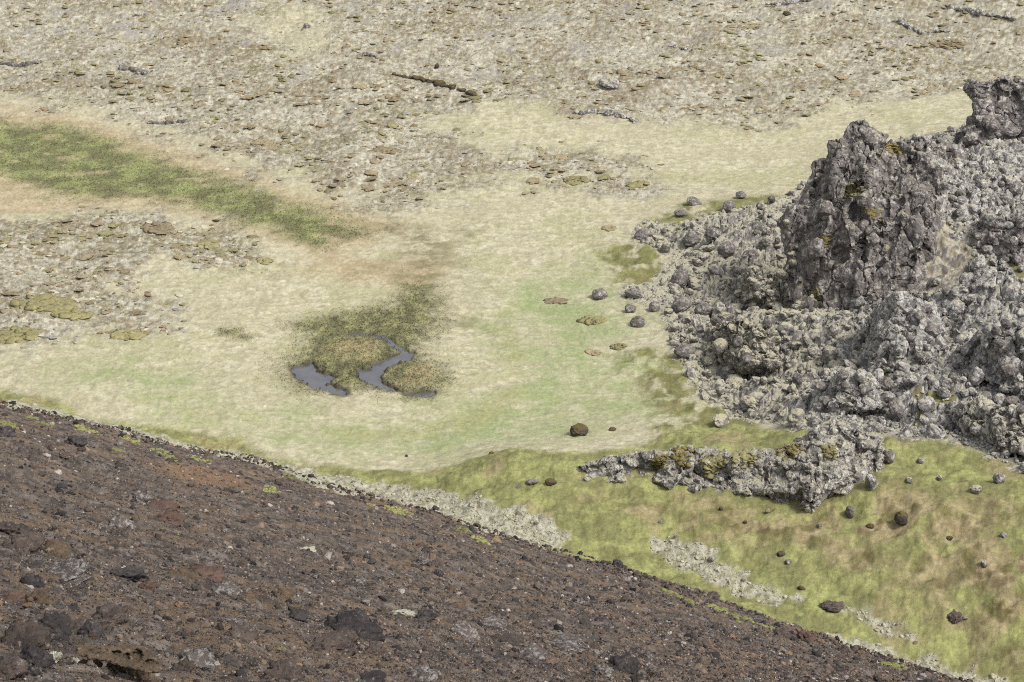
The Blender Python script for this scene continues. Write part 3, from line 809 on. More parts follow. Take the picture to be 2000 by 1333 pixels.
def weather(m2, seed, groove, amp, cell, smooth=True):
    n = len(m2.vertices); co = np.empty(n * 3, np.float32); m2.vertices.foreach_get('co', co); co = co.reshape(-1, 3)
    no = np.empty(n * 3, np.float32); m2.vertices.foreach_get('normal', no); no = no.reshape(-1, 3)
    P = co.astype(np.float64)
    wp = P + .35 * np.stack([noise3(P * .8, seed + 1), noise3(P * .8 + 30, seed + 2), noise3(P * .8 + 60, seed + 3)], 1)
    v1, e1 = facets3(wp * np.array(cell), seed); v2, e2 = facets3(wp * np.array(cell) * 2.4 + 7, seed + 9); v3, e3 = facets3(wp * np.array(cell) * 5.5 + 3, seed + 19)
    d = groove * (1.2 * v1 - .9 * sst(.08, 0, e1) + .28 * v2 - .25 * sst(.07, 0, e2) + .10 * v3)
    d = d + amp * fbm3(P * .5, seed + 4, 3) + .25 * amp * fbm3(P * 4.5, seed + 6, 2)
    co = co + no * d[:, None].astype(np.float32)
    m2.vertices.foreach_set('co', co.ravel()); m2.update()
    m2.polygons.foreach_set('use_smooth', np.full(len(m2.polygons), smooth, bool))
    return m2

def crag(name, poly, top, basel, y_base, y_top, seed, mat, voxel, thick, blocks, relief, holes=(), groove=.22, amp=.28, cell=(.75, .75, .42), recess=(), rnd=1.6, skew=0.):
    """a solid body of rock: its face leans back from the foot (y_base) to the crest (y_top), breaks into blocks of the given width and height,
    rounds off towards its outline and is closed by a back of its own"""
    pa = np.array(poly, float); x0, y0 = pa.min(0); x1, y1 = pa.max(0); st = 3.2
    gx, gy = np.meshgrid(np.arange(x0, x1 + st, st), np.arange(y0, y1 + st, st), indexing='ij')
    X_, Y_ = gx.ravel(), gy.ravel()
    k0 = FPX / (np.mean([q[1] for q in y_base]) * 1.07)                       # pixels of the photograph per metre
    jx = X_ + 5 * noise2(X_ / 14, Y_ / 14, seed) + 3 * noise2(X_ / 5, Y_ / 5, seed + 1); jy = Y_ + 5 * noise2(X_ / 14 + 40, Y_ / 14, seed + 2) + 3 * noise2(X_ / 5 + 40, Y_ / 5, seed + 3)
    din = sdf(pa, jx, jy, 400.) / k0
    tx, ty = np.array(top).T; bx, by = np.array(basel).T; yb = np.array(y_base, float); yt = np.array(y_top, float)
    B = np.interp(X_, bx, by); T_ = np.interp(X_, tx, ty)
    t = np.clip((B - Y_) / np.maximum(B - T_, 10), 0, 1)
    D = np.interp(X_, yb[:, 0], yb[:, 1]) * (1 - t ** 1.2) + np.interp(X_, yt[:, 0], yt[:, 1]) * t ** 1.2
    for c, w, a in recess: D = D + a * np.exp(-((t - c + .12 * noise2(X_ / 40, Y_ / 40, seed + 8)) / w) ** 2)
    for hx, hy, hr, hd in holes: D = D + hd * sst(hr, hr * .5, np.hypot(X_ - hx, (Y_ - hy) * .9))
    u = (X_ + skew * (Y_ - y0)) / k0; v = Y_ / k0; wx = .5 * noise2(u / 1.5, v / 1.5, seed + 4); wy = .5 * noise2(u / 1.5 + 9, v / 1.5, seed + 5)
    bl = relief * blocks2((u + wx) / blocks[0], (v + wy) / blocks[1], seed + 6, .8) + .45 * relief * blocks2((u + wx) / blocks[0] * 2.3 + 3, (v + wy) / blocks[1] * 2.1, seed + 7, .8)
    q = np.clip(din / rnd, 0, 1)
    edge = rnd * (1 - np.sqrt(1 - (1 - q) ** 2 + 1e-6))
    front = D - bl * np.clip(q * 1.5, 0, 1) + edge
    back = np.maximum(D + thick * np.sqrt(np.clip(din / (rnd * 1.6), 0, 1)), front + .12) + .4 * noise2(u, v, seed + 9)
    back = np.maximum(back, front + .1)
    d = ray(X_, Y_); O = np.array([0, 0, H])
    Pf = O + d * (front / d[:, 1])[:, None]; Pb = O + d * (back / d[:, 1])[:, None]
    Pb[:, 2] -= .0
    inside = (din > 0).reshape(gx.shape)
    cellin = inside[:-1, :-1] & inside[1:, :-1] & inside[1:, 1:] & inside[:-1, 1:]
    # the largest connected patch only
    lab = np.zeros(cellin.shape, int); best = (0, 0); cur = 0
    for a, b in zip(*np.nonzero(cellin)):
        if lab[a, b]: continue
        cur += 1; stack = [(a, b)]; lab[a, b] = cur; cnt = 0
        while stack:
            i_, j_ = stack.pop(); cnt += 1
            for e, f in ((i_ + 1, j_), (i_ - 1, j_), (i_, j_ + 1), (i_, j_ - 1)):
                if 0 <= e < lab.shape[0] and 0 <= f < lab.shape[1] and cellin[e, f] and not lab[e, f]:
                    lab[e, f] = cur; stack.append((e, f))
        if cnt > best[0]: best = (cnt, cur)
    cellin = lab == best[1]
    ii = np.arange(gx.size).reshape(gx.shape); n = gx.size
    q4 = np.stack([ii[:-1, :-1], ii[1:, :-1], ii[1:, 1:], ii[:-1, 1:]], -1)[cellin]
    F_ = [q4[:, ::-1], q4 + n]
    ed = np.concatenate([q4[:, [0, 1]], q4[:, [1, 2]], q4[:, [2, 3]], q4[:, [3, 0]]])
    key = np.sort(ed, 1); kk = key[:, 0].astype(np.int64) * n + key[:, 1]
    uq, inv, ct = np.unique(kk, return_inverse=True, return_counts=True)
    be = ed[ct[inv] == 1]
    F_.append(np.stack([be[:, 0], be[:, 1], be[:, 1] + n, be[:, 0] + n], 1))
    F_ = np.concatenate(F_); V = np.concatenate([Pf, Pb])
    us = np.unique(F_); rm = np.zeros(len(V), np.int64); rm[us] = np.arange(len(us))
    me = mesh_np('body', V[us], rm[F_])
    o = bpy.data.objects.new('body', me); COL.objects.link(o)
    md = o.modifiers.new('r', 'REMESH'); md.mode = 'VOXEL'; md.voxel_size = voxel
    dg = bpy.context.evaluated_depsgraph_get()
    m2 = bpy.data.meshes.new_from_object(o.evaluated_get(dg))
    bpy.data.objects.remove(o); bpy.data.meshes.remove(me)
    weather(m2, seed, groove, amp, cell, False)
    return link(name, m2, mat)

A = crag('lava_crag',
         [(1650, 246), (1672, 230), (1692, 230), (1714, 256), (1732, 272), (1760, 276), (1800, 298), (1830, 330), (1846, 375), (1848, 420), (1834, 470), (1820, 540), (1806, 615), (1776, 674), (1742, 718), (1690, 718), (1635, 698), (1612, 646),
          (1560, 604), (1524, 602), (1520, 540), (1536, 500), (1518, 440), (1542, 392), (1562, 378), (1580, 342), (1582, 318), (1610, 304), (1612, 270), (1644, 268)],
         [(1530, 400), (1590, 325), (1630, 275), (1684, 236), (1740, 282), (1800, 310), (1850, 400)], [(1530, 596), (1620, 660), (1700, 715), (1790, 640), (1850, 530)],
         [(1530, 149), (1620, 144), (1700, 140), (1790, 141), (1850, 148)], [(1530, 154), (1620, 155), (1684, 156), (1780, 154), (1850, 151)],
         5, M['crag'], .10, 4.5, (2.5, 5.6), 1.5, holes=[(1668, 604, 17, 2.2), (1672, 420, 26, 1.0), (1640, 500, 20, .9)], groove=.36, amp=.10, cell=(.5, .5, .22), rnd=1.1, skew=.22)
tag(A, 'tall dark crag of cracked lava rising over the rubble field', 'crag')
B = crag('lava_spire',
         [(1880, 172), (1900, 150), (1925, 158), (1965, 146), (1985, 162), (2010, 162), (2070, 156), (2085, 325), (1990, 330), (1890, 320), (1846, 308), (1866, 262), (1884, 244), (1900, 222), (1896, 198)],
         [(1862, 260), (1905, 165), (1960, 160), (1990, 190), (2060, 200)], [(1860, 300), (2060, 310)],
         [(1860, 183), (2060, 180)], [(1880, 186), (1960, 187), (2060, 184)], 8, M['spire'], .11, 4., (2.8, 2.4), 1.1, groove=.28, amp=.14, cell=(.6, .6, .6), rnd=.8)
tag(B, 'blocky lava pillar with an overhanging head at the skyline of the rubble', 'rock spire')
B2 = crag('lava_spire', [(1975, 150), (2020, 145), (2090, 150), (2100, 200), (2000, 200)], [(1960, 140), (2100, 140)], [(1960, 210), (2100, 215)],
          [(1960, 193), (2100, 193)], [(1960, 195), (2100, 195)], 9, M['spire'], .14, 4., (2.4, 2.4), 1.0, groove=.28, amp=.14, cell=(.7, .7, .7))
tag(B2, 'dark lava knob just behind the blocky pillar, cut by the frame', 'rock spire')
Lg = crag('lava_ledge',
          [(1092, 944), (1118, 912), (1180, 890), (1240, 880), (1330, 874), (1430, 880), (1520, 876), (1566, 850), (1600, 828), (1640, 822), (1700, 838), (1726, 862), (1740, 895), (1722, 932), (1700, 966), (1660, 990), (1622, 1000), (1566, 1002), (1536, 992),
           (1500, 975), (1430, 964), (1412, 976), (1340, 982), (1316, 964), (1250, 958), (1225, 970), (1160, 966), (1104, 960)],
          [(1092, 910), (1200, 884), (1330, 872), (1450, 878), (1540, 862), (1600, 825), (1640, 818), (1740, 860)], [(1092, 964), (1330, 978), (1580, 1014), (1740, 955)],
          [(1092, 116.6), (1330, 114.8), (1580, 110.4), (1740, 113)], [(1092, 119), (1330, 119), (1500, 117.5), (1640, 118), (1740, 118)],
          11, M['ledge'], .075, 2.8, (2.8, 2.2), 1.1, groove=.2, amp=.1, cell=(.8, .8, .9), recess=[(.08, .2, 1.0), (.55, .1, .5)], rnd=.5, skew=.2)
tag(Lg, 'long low ledge of grey lichened lava on the grassy slope below the rubble', 'rock ledge')
def field_rib(poly, lean, seed, mat, label, blocks=(2.2, 1.9), relief=.9):
    pa = np.array(poly, float); cx = np.linspace(pa[:, 0].min(), pa[:, 0].max(), 6)
    lo, hi = [], []
    for x in cx:
        ys = np.linspace(pa[:, 1].min(), pa[:, 1].max(), 200); ins = inpoly(poly, np.full(200, min(max(x, pa[:, 0].min() + 4), pa[:, 0].max() - 4)), ys)
        lo.append(ys[ins].max()); hi.append(ys[ins].min())
    D = at(cx, np.array(lo))[:, 1] - .3
    o = crag('lava_outcrop', poly, list(zip(cx, hi)), list(zip(cx, lo)), list(zip(cx, D)), list(zip(cx, D + lean)), seed, M[mat], .085, 3.0, blocks, relief, groove=.30, amp=.1, cell=(.6, .6, .55), rnd=.7)
    tag(o, label, 'outcrop')
    return o
RIBS = [
    field_rib([(1880, 445), (1935, 418), (2010, 428), (2060, 470), (2050, 520), (1985, 520), (1925, 498), (1895, 485)], 2.2, 21, 'spire', 'dark broken lava rib at the right frame behind the pale grass patch'),
    field_rib([(1880, 668), (1930, 628), (1990, 640), (2060, 680), (2060, 775), (1960, 765), (1900, 735)], 3.0, 22, 'pale', 'blocky pale lava rib at the right edge of the field below the dark broken rib'),
    field_rib([(1700, 610), (1752, 566), (1830, 596), (1858, 676), (1808, 728), (1722, 738), (1684, 690)], 6.0, 23, 'pale', 'pale speckled lava apron against the right foot of the crag', (3, 3), 1.0),
    field_rib([(1555, 772), (1640, 722), (1722, 736), (1745, 796), (1640, 812), (1570, 806)], 2.6, 24, 'pale', 'low pale lava swell just behind the ledge', (2.6, 2), .8),
    field_rib([(1752, 308), (1778, 268), (1826, 258), (1852, 284), (1884, 274), (1896, 318), (1830, 336), (1780, 334)], 1.6, 25, 'spire', 'jagged crest of dark blocks on the skyline between the crag and the pillar'),
    field_rib([(1840, 800), (1900, 770), (1980, 800), (2050, 830), (2050, 905), (1960, 890), (1880, 850)], 2.4, 26, 'rubble', 'grey lava bank at the lower right end of the field above the grass slope'),
    field_rib([(1420, 548), (1470, 520), (1520, 545), (1530, 600), (1470, 612), (1425, 590)], 2.0, 27, 'mossy', 'mossy lava swell among boulders left of the crag foot', (1.8, 1.4), .7),
    field_rib([(1380, 640), (1450, 618), (1520, 650), (1530, 715), (1450, 730), (1390, 700)], 2.2, 28, 'mossy', 'broad mossy lava mound in the middle of the rubble fan', (1.8, 1.4), .7),
]
BV = {}
for o in [A, B, B2, Lg] + RIBS:
    me = o.data; n = len(me.vertices); co = np.empty(n * 3, np.float32); me.vertices.foreach_get('co', co)
    me.calc_loop_triangles(); t = np.empty(len(me.loop_triangles) * 3, np.int32); me.loop_triangles.foreach_get('vertices', t)
    BV[o.name] = BVHTree.FromPolygons(co.reshape(-1, 3).tolist(), t.reshape(-1, 3).tolist())

def hit(o, px, py):
    h = BV[o.name].ray_cast(Vector((0, 0, H)), Vector(ray(px, py)))
    return (np.array(h[0]), np.array(h[1])) if h[0] is not None else (None, None)

def on_rock(px, py):
    """first thing the line of sight meets: a crag or the ground"""
    g = ground([px], [py])[0]; best = g
    for o in [A, B, B2, Lg] + RIBS:
        p, n = hit(o, px, py)
        if p is not None and p[1] < best[1]: best = p
    return best

# cushions and tufts that grow on the crags: their parts
def cushion(name, parent, px, py, w, mat, seed, h=.5, n=80):
    p, nn = hit(parent, px, py)
    if p is None: return
    r = np.random.default_rng(seed)
    pos = []
    for _ in range(n):
        q, _n = hit(parent, px + r.normal(0, w * .45), py + r.normal(0, w * .35))
        if q is not None and abs(q[1] - p[1]) < 2.2: pos.append(q)
    if not pos: return
    pos = np.array(pos); pos = pos - np.array([0, 0, .05]); s = r.uniform(.08, .2, (len(pos), 1)) * np.array([[1.3, 1.3, h]]) * (w / 25) ** .5
    o = scatter_mesh(name, [rock(seed * 9 + k, 2, 8, .4, (.8, 1), 16, 0, .2) for k in range(3)], pos, s, mat, tilt=.3, seed=seed)
    o.parent = parent
cushion('grass_tuft', A, 1668, 372, 20, M['olive'], 41, .6)
cushion('moss_patch', A, 1705, 415, 15, M['gold'], 42)
cushion('moss_patch', A, 1610, 470, 14, M['gold'], 43)
cushion('moss_patch', A, 1590, 575, 14, M['olive'], 44)
cushion('moss_patch', A, 1745, 290, 16, M['gold'], 45)
for k, (px, py, w, mt) in enumerate([(1330, 888, 26, 'gold'), (1390, 905, 26, 'olive'), (1545, 880, 22, 'gold'), (1450, 890, 26, 'olive'), (1620, 880, 16, 'olive'), (1290, 900, 16, 'gold')]):
    cushion('moss_patch', Lg, px, py, w, M[mt], 50 + k)

# ------------------------------------------------------------------ boulders
def proto_set(name, n, sub, mat, seed, **kw):
    out = []
    for k in range(n):
        V, Fa = rock(seed + k, sub, **kw)
        me = mesh_np(name, V, Fa, name != 'boulder'); me.materials.append(M[mat]); out.append(me)
    return out
PB = {m: proto_set('boulder', 6, 4, m, 300 + 20 * i, planes=3, rough=.07, k=90, jag=.05, boxy=True) for i, m in enumerate(('boulder', 'mossy', 'pale', 'dark'))}
PS = {m: proto_set('scoria_stone', 5, 4, m, 600 + 20 * i, planes=9, rough=.36, pits=.12, k=18, jag=.2) for i, m in enumerate(('black', 'brown', 'red', 'white', 'tan', 'cream'))}

def put(name, me, p, size, label, cat, group=None, seed=0, sink=.3, rz=None, tilt=.3):
    r = np.random.default_rng(seed + 77)
    o = bpy.data.objects.new(name, me); COL.objects.link(o)
    o.location = (p[0], p[1], p[2] + size[2] * (1 - 2 * sink) * .75)
    o.scale = size
    o.rotation_euler = (r.normal(0, tilt), r.normal(0, tilt), r.uniform(0, 6.28) if rz is None else rz)
    return tag(o, label, cat, group)

PXM = lambda p: FPX / np.linalg.norm(np.asarray(p) - np.array([0, 0, H]))      # photo pixels per metre at a place

def stone_at(name, px, py, wpx, hpx, protos, label, cat, group=None, seed=0, sink=.3, rz=None, tilt=.25, rock_too=False):
    """px,py: where its foot stands; wpx,hpx: its width and height in the photograph"""
    p = on_rock(px, py) if rock_too else ground([px], [py])[0]
    k = PXM(p); fs = 1.75 if name == 'scoria_stone' else (1.35 if wpx < 32 else 1.15)
    sink = sink + (.12 if wpx < 32 and name == 'boulder' else 0)
    return put(name, protos[seed % len(protos)], p, (wpx / k / fs, wpx / k / fs / 1.1, hpx / k / fs * 1.12), label, cat, group, seed, sink, rz, tilt)

SB = [  # px, py of the foot, width, height, material, label
    (1130, 850, 60, 34, 'dark', 'low wide dark brown boulder standing alone in the green grass'),
    (1196, 842, 28, 13, 'dark', 'small flat dark stone in the grass right of the lone brown boulder'),
    (794, 893, 12, 9, 'dark', 'tiny black stone in pale grass near the foot of the scoria slope'),
    (960, 893, 20, 9, 'dark', 'dark stone half sunk in the crest of the moss mound'),
    (1190, 170, 62, 24, 'pale', 'pale flat slab boulder with a dark underside on the far heath'),
    (853, 130, 17, 20, 'dark', 'upright dark boulder alone on the far heath'),
    (1537, 34, 30, 16, 'dark', 'rounded dark boulder by pale slabs near the top of the heath'),
    (1570, 86, 22, 9, 'dark', 'small black stone by grey slabs on the far right heath'),
    (600, 54, 28, 20, 'boulder', 'jagged grey boulder beside the dry channel on the far heath'),
    (1356, 402, 48, 18, 'boulder', 'long rounded grey boulder at the upper tip of the rubble field'),
    (1447, 388, 36, 20, 'boulder', 'hump of grey rock on the moss behind the rubble field'),
    (1330, 424, 46, 20, 'boulder', 'flat grey boulder just below the long rounded boulder'),
    (1172, 582, 52, 32, 'boulder', 'outlying grey boulder farthest out in the grass from the rubble'),
    (1231, 610, 34, 26, 'boulder', 'squarish grey boulder in the grass just right of the outlying one'),
    (1278, 608, 38, 32, 'boulder', 'rounded tall grey boulder at the left tip of the rubble fan'),
    (1245, 637, 46, 22, 'boulder', 'low grey boulder in the grass below the squarish one'),
    (1240, 580, 60, 26, 'boulder', 'long angular boulder reaching out of the rubble towards the grass'),
    (1328, 552, 64, 48, 'boulder', 'big bare dark boulder at the outer edge of the rubble fan'),
    (1350, 470, 62, 40, 'boulder', 'large blocky boulder in the upper left part of the rubble'),
    (1392, 480, 50, 40, 'boulder', 'large dark boulder right of the large blocky one'),
    (1256, 466, 60, 32, 'boulder', 'rugged grey boulder at the far left corner of the rubble'),
    (1330, 605, 66, 36, 'boulder', 'broad grey boulder below the big bare dark one'),
    (1375, 604, 54, 40, 'boulder', 'angular boulder between the broad boulder and the mossy stones'),
    (1420, 500, 56, 40, 'boulder', 'bare grey block in the upper middle of the rubble fan'),
    (1475, 470, 60, 44, 'boulder', 'steep grey block under the left flank of the crag'),
    (1570, 580, 64, 60, 'boulder', 'bare dark block leaning on the left foot of the crag'),
    (1595, 500, 60, 60, 'boulder', 'dark buttress block on the left shoulder of the crag'),
    (1620, 690, 50, 50, 'mossy', 'mossy boulder at the foot of the crag below the cave'),
    (1975, 715, 44, 46, 'pale', 'square lichened block high on the right rubble with a dark hollow below'),
    (1180, 1125, 1, 1, None, ''),
    (1375, 884, 20, 28, 'pale', 'upright lichened stone standing on the back of the ledge'),
    (1408, 830, 56, 30, 'mossy', 'mossy stone lying in bright moss before the rubble'),
    (1500, 1006, 24, 20, 'mossy', 'rounded stone with a moss cap under the middle of the ledge'),
    (1408, 998, 18, 16, 'dark', 'small dark stone in the straw under the ledge'),
    (1290, 1018, 16, 14, 'boulder', 'small grey stone in dry grass below the left end of the ledge'),
    (1525, 1085, 30, 26, 'dark', 'dark rough stone in the moss, upper one of a touching pair'),
    (1540, 1098, 28, 18, 'boulder', 'grey stone in the moss, lower one of a touching pair'),
    (1389, 1096, 22, 20, 'pale', 'round whitish stone on the grey lichen strip'),
    (1566, 1150, 30, 16, 'dark', 'wedge shaped dark stone in the yellow moss of the gully'),
    (1626, 1186, 26, 11, 'red', 'flat brown stone in the gully moss'),
    (1864, 1212, 18, 14, 'red', 'small rough brown stone low in the right grass slope'),
    (1885, 1210, 20, 10, 'pale', 'small pale stone beside the rough brown one on the right slope'),
    (1760, 1024, 44, 40, 'dark', 'large dark block under the right end of the ledge'),
    (1600, 1035, 22, 16, 'boulder', 'small stone below the tallest part of the ledge'),
    (1700, 1030, 30, 18, 'dark', 'dark stone in a hollow right of the ledge foot'),
    (1735, 905, 36, 50, 'boulder', 'leaning grey slab on the slope right of the ledge'),
    (1775, 945, 28, 24, 'mossy', 'mossy round stone on the slope right of the leaning slab'),
    (1798, 902, 26, 22, 'boulder', 'round grey stone in moss below the right rubble'),
    (1835, 935, 22, 30, 'mossy', 'upright mossy stone on the upper right grass slope'),
    (1905, 968, 34, 24, 'mossy', 'wide mossy stone near the right edge of the grass slope'),
    (1950, 945, 40, 26, 'boulder', 'broad grey stone just below the right end of the rubble'),
    (1960, 1052, 28, 18, 'boulder', 'angular grey stone in the grass near the right frame'),
    (1852, 1052, 30, 16, 'dark', 'dark low stone half hidden in the grass of the right slope'),
    (1921, 1112, 26, 28, 'mossy', 'knobbly stone with pale moss standing in the right grass'),
    (1455, 1025, 16, 12, 'dark', 'little dark stone in brown grass below the ledge'),
    (1660, 1005, 34, 34, 'boulder', 'grey block resting against the right foot of the ledge'),
    (1700, 960, 34, 60, 'pale', 'tall split slab at the right end of the ledge'),
    (1040, 940, 40, 14, 'boulder', 'flat grey stone in moss left of the ledge'),
    (1075, 948, 36, 16, 'dark', 'dark stone in moss just before the left end of the ledge'),
    (1010, 948, 26, 8, 'boulder', 'thin grey stone leftmost before the ledge'),
]
used_px = []
for i, (px, py, w, h, m, lab) in enumerate(SB):
    if m is None: continue
    protos = PS['brown'] if m == 'red' else PB[m]
    stone_at('boulder', px, py, w, h, protos, lab, 'boulder' if w > 30 else 'stone', None, i, .33, rock_too=(1590 < px < 1760 and 380 < py < 700))
    used_px.append((px, py - h / 2, w))

def cap(o, w, mat, seed):
    V, Fa = rock(seed, 3, 6, .25, (.8, 1), 20)
    V = V * np.array([.33, .32, .11]) * w + np.array([.05, 0, .33])
    c = link('moss_cap', mesh_np('moss_cap', V, Fa), M[mat]); c.parent = o
for o in [o for o in bpy.data.objects if o.get('label') == 'rounded stone with a moss cap under the middle of the ledge']:
    cap(o, 1.0, 'heather' if 'brown' in o['label'] else 'olive', len(o['label']))

# low ridges of lava on the heath: several blocks grown together each
def low_ridge(pts, rad, seed, label, mat):
    L = []; r = np.random.default_rng(seed)
    pp = []
    for (x0, y0), (x1, y1) in zip(pts[:-1], pts[1:]):
        n = max(2, int(math.hypot(x1 - x0, (y1 - y0) * 2) / 9))
        for k in range(n):
            t = k / n; pp.append((x0 + (x1 - x0) * t, y0 + (y1 - y0) * t))
    g = ground(*np.array(pp).T)
    for p in g:
        s = rad * r.uniform(.9, 1.5)
        L.append((p + np.array([0, r.normal(0, rad * .25), .12 * s]), np.array([1.5 * s, s, .8 * s]), r.uniform(0, 6.28), r.normal(0, .2)))
    o = link('lava_outcrop', lumps_mesh(L, .12, seed, .2, .12), M[mat])
    return tag(o, label, 'outcrop')
low_ridge([(770, 150), (810, 152), (860, 165), (905, 178), (935, 193)], .62, 71, 'thin dark broken ridge of lava curving across the far heath', 'dark')
low_ridge([(238, 132), (265, 138), (292, 145)], .75, 72, 'short dark lava outcrop on the left far heath', 'boulder')
low_ridge([(1125, 222), (1160, 222), (1200, 228), (1250, 240)], .55, 73, 'low lichened lava outcrop with moss by the straw meadow', 'pale')
low_ridge([(295, 238), (330, 236), (370, 237)], .5, 74, 'flat dark lava outcrop just above the rusty marsh rim', 'boulder')
low_ridge([(705, 115), (730, 120), (745, 125)], .6, 75, 'small jagged outcrop left of the upright dark boulder', 'boulder')
low_ridge([(1860, 15), (1920, 35), (1985, 45)], .8, 76, 'grey lava slabs at the top right of the heath', 'pale')
low_ridge([(1760, 45), (1800, 58), (1860, 60)], .7, 77, 'broken pale slabs on the far right heath', 'pale')
low_ridge([(1500, 8), (1545, 10), (1600, 5)], .7, 78, 'pale slab outcrop at the top edge above the rounded dark boulder', 'pale')
low_ridge([(0, 125), (40, 128), (85, 126)], .6, 79, 'low outcrop at the left edge of the far heath', 'boulder')
low_ridge([(1310, 90), (1340, 98), (1365, 100)], .55, 80, 'flat pale outcrop on the middle of the far heath', 'pale')

# rubble fan: the larger boulders one by one
rub = np.array(ZP['rubble'])
r = np.random.default_rng(99)
cand = []
acc = []
t_ = 0
while len(acc) < 290 and t_ < 60000:
    t_ += 1
    x = r.uniform(1225, 2000); y = r.uniform(255, 900)
    if not inpoly(rub, x, y): continue
    big = r.random() < .42
    w = r.uniform(34, 66) if big else r.uniform(18, 34)
    if y < 420: w *= .8
    if 1780 < x < 1900 and 430 < y < 550: continue
    if inpoly([(1640, 240), (1850, 290), (1860, 440), (1780, 640), (1700, 700), (1640, 660), (1540, 580), (1580, 400)], x, y): continue
    if inpoly([(1560, 835), (1620, 790), (1700, 810), (1730, 870), (1560, 900)], x, y): continue
    if w > 36 and inpoly([(1500, 380), (1640, 220), (1850, 260), (1870, 460), (1800, 660), (1700, 740), (1600, 680), (1510, 610)], x, y): continue
    if any((x - a) ** 2 + (1.4 * (y - b)) ** 2 < (.42 * (w + c)) ** 2 for a, b, c in acc): continue
    if any((x - a) ** 2 + (1.4 * (y - b)) ** 2 < (.4 * (w + c)) ** 2 for a, b, c in used_px): continue
    acc.append((x, y, w))
acc = np.array(acc)
gpos = np.array([on_rock(x_, y_) for x_, y_ in acc[:, :2]])
for i, ((x, y, w), p) in enumerate(zip(acc, gpos)):
    k = PXM(p); s = w / k / 1.22
    if x > 1720 or (x > 1560 and y > 720):
        m = 'pale' if r.random() < .55 else 'boulder'
        g = 'pale lava blocks of the right-hand rubble'; lab = ('pale lichened lava block in the rubble right of the crag' if m == 'pale' else 'bare grey lava block in the rubble right of the crag')
    elif y < 490:
        m = 'boulder' if r.random() < .75 else 'mossy'
        g = 'boulders at the upper end of the rubble fan'; lab = ('bare grey boulder at the upper end of the rubble fan' if m == 'boulder' else 'mossy boulder at the upper end of the rubble fan')
    else:
        m = 'mossy' if r.random() < .8 else 'boulder'
        g = 'boulders of the mossy rubble fan'; lab = ('moss-capped boulder in the rubble fan left of the crag' if m == 'mossy' else 'bare grey boulder among the moss-capped rubble left of the crag')
    put('boulder', PB[m][i % 6], p, (s * r.uniform(.9, 1.25), s * r.uniform(.8, 1.1), s * r.uniform(.6, .95)), lab, 'boulder', g, i, .28, None, .4)

# smaller rubble between them
n = 9500
rx = r.uniform(1225, 2080, n * 2); ry = r.uniform(150, 925, n * 2)
ok = inpoly(rub, rx, ry); rx = rx[ok][:n]; ry = ry[ok][:n]
p = at(rx, ry); ok = sdf(ZW['rubble'], p[:, 0], p[:, 1]) > -.2
for nm in ('pale', 'fieldmoss', 'fieldmoss_b', 'fieldmoss_c', 'fieldmoss_d'):
    ok &= sdf(ZW[nm], p[:, 0], p[:, 1]) + r.uniform(-1, 1, len(p)) < .3
p = p[ok]; p[:, 2] = height(p[:, 0], p[:, 1])
s = .15 * (1 - r.random(len(p))) ** (-.62); s = np.minimum(s, 1.25)
sc = np.stack([s * r.uniform(.8, 1.9, len(p)), s * r.uniform(.7, 1.2, len(p)), s * r.uniform(.4, 1.1, len(p))], 1)
right = p[:, 0] + r.normal(0, 1.2, len(p)) > np.interp(p[:, 1], [115, 128, 140, 150, 190], [17, 22.5, 27.5, 28, 30])
PR = [rock(1300 + k, 3, 3, .1, (.5, 1), 80, 0, .08, True) for k in range(10)]
for sel, mt, sd in ((~right, 'rubble', 5), (right, 'pale', 15)):
    o = scatter_mesh('lava_rubble', PR, p[sel] + np.array([0, 0, .06]), sc[sel], M[mt], tilt=.6, seed=sd, smooth=False)
    tag(o, kind='stuff')

# ------------------------------------------------------------------ scoria slope
r = np.random.default_rng(123)
def scoria_points(n, pw=1.0):
    x = r.uniform(-40, 2040, n); lo = np.interp(x, [e[0] for e in EDGE] + [2100], [e[1] for e in EDGE] + [1400])
    y = lo + 4 + (1400 - lo) * r.random(n) ** pw
    p = at(x, y); ok = (sdf(ZW['scoria'], p[:, 0], p[:, 1], 30) > .05)
    p = p[ok]; p[:, 2] = height(p[:, 0], p[:, 1])
    return p, x[ok], y[ok]
pal = np.array([c3(72, 66, 63), c3(94, 84, 78), c3(116, 101, 90), c3(124, 100, 82), c3(58, 55, 55), c3(106, 96, 90), c3(126, 108, 84), c3(150, 142, 136)])
wts = np.array([.23, .24, .12, .05, .18, .10, .02, .06])
for nm, n, sub, lo, hi in (('scoria_gravel', 170000, 1, 1.25, 5), ('scoria_clinker', 4200, 3, 4, 11)):
    p, x, y = scoria_points(n, .8)
    k = FPX / np.linalg.norm(p - np.array([0, 0, H]), axis=1)
    s = (lo * (1 - r.random(len(p))) ** (-.42)); s = np.minimum(s, hi) / k
    sc = np.stack([s * r.uniform(.8, 1.4, len(p)), s * r.uniform(.8, 1.2, len(p)), s * r.uniform(.5, .9, len(p))], 1)
    col = pal[r.choice(8, len(p), p=wts)] * r.uniform(.65, 1.6, (len(p), 1))
    o = scatter_mesh(nm, [rock(1500 + kk, sub, 7, .3, (.45, 1), 30, 0, .25) for kk in range(8)], p, sc, M['grit'], col, tilt=.6, seed=6)
    tag(o, kind='stuff')

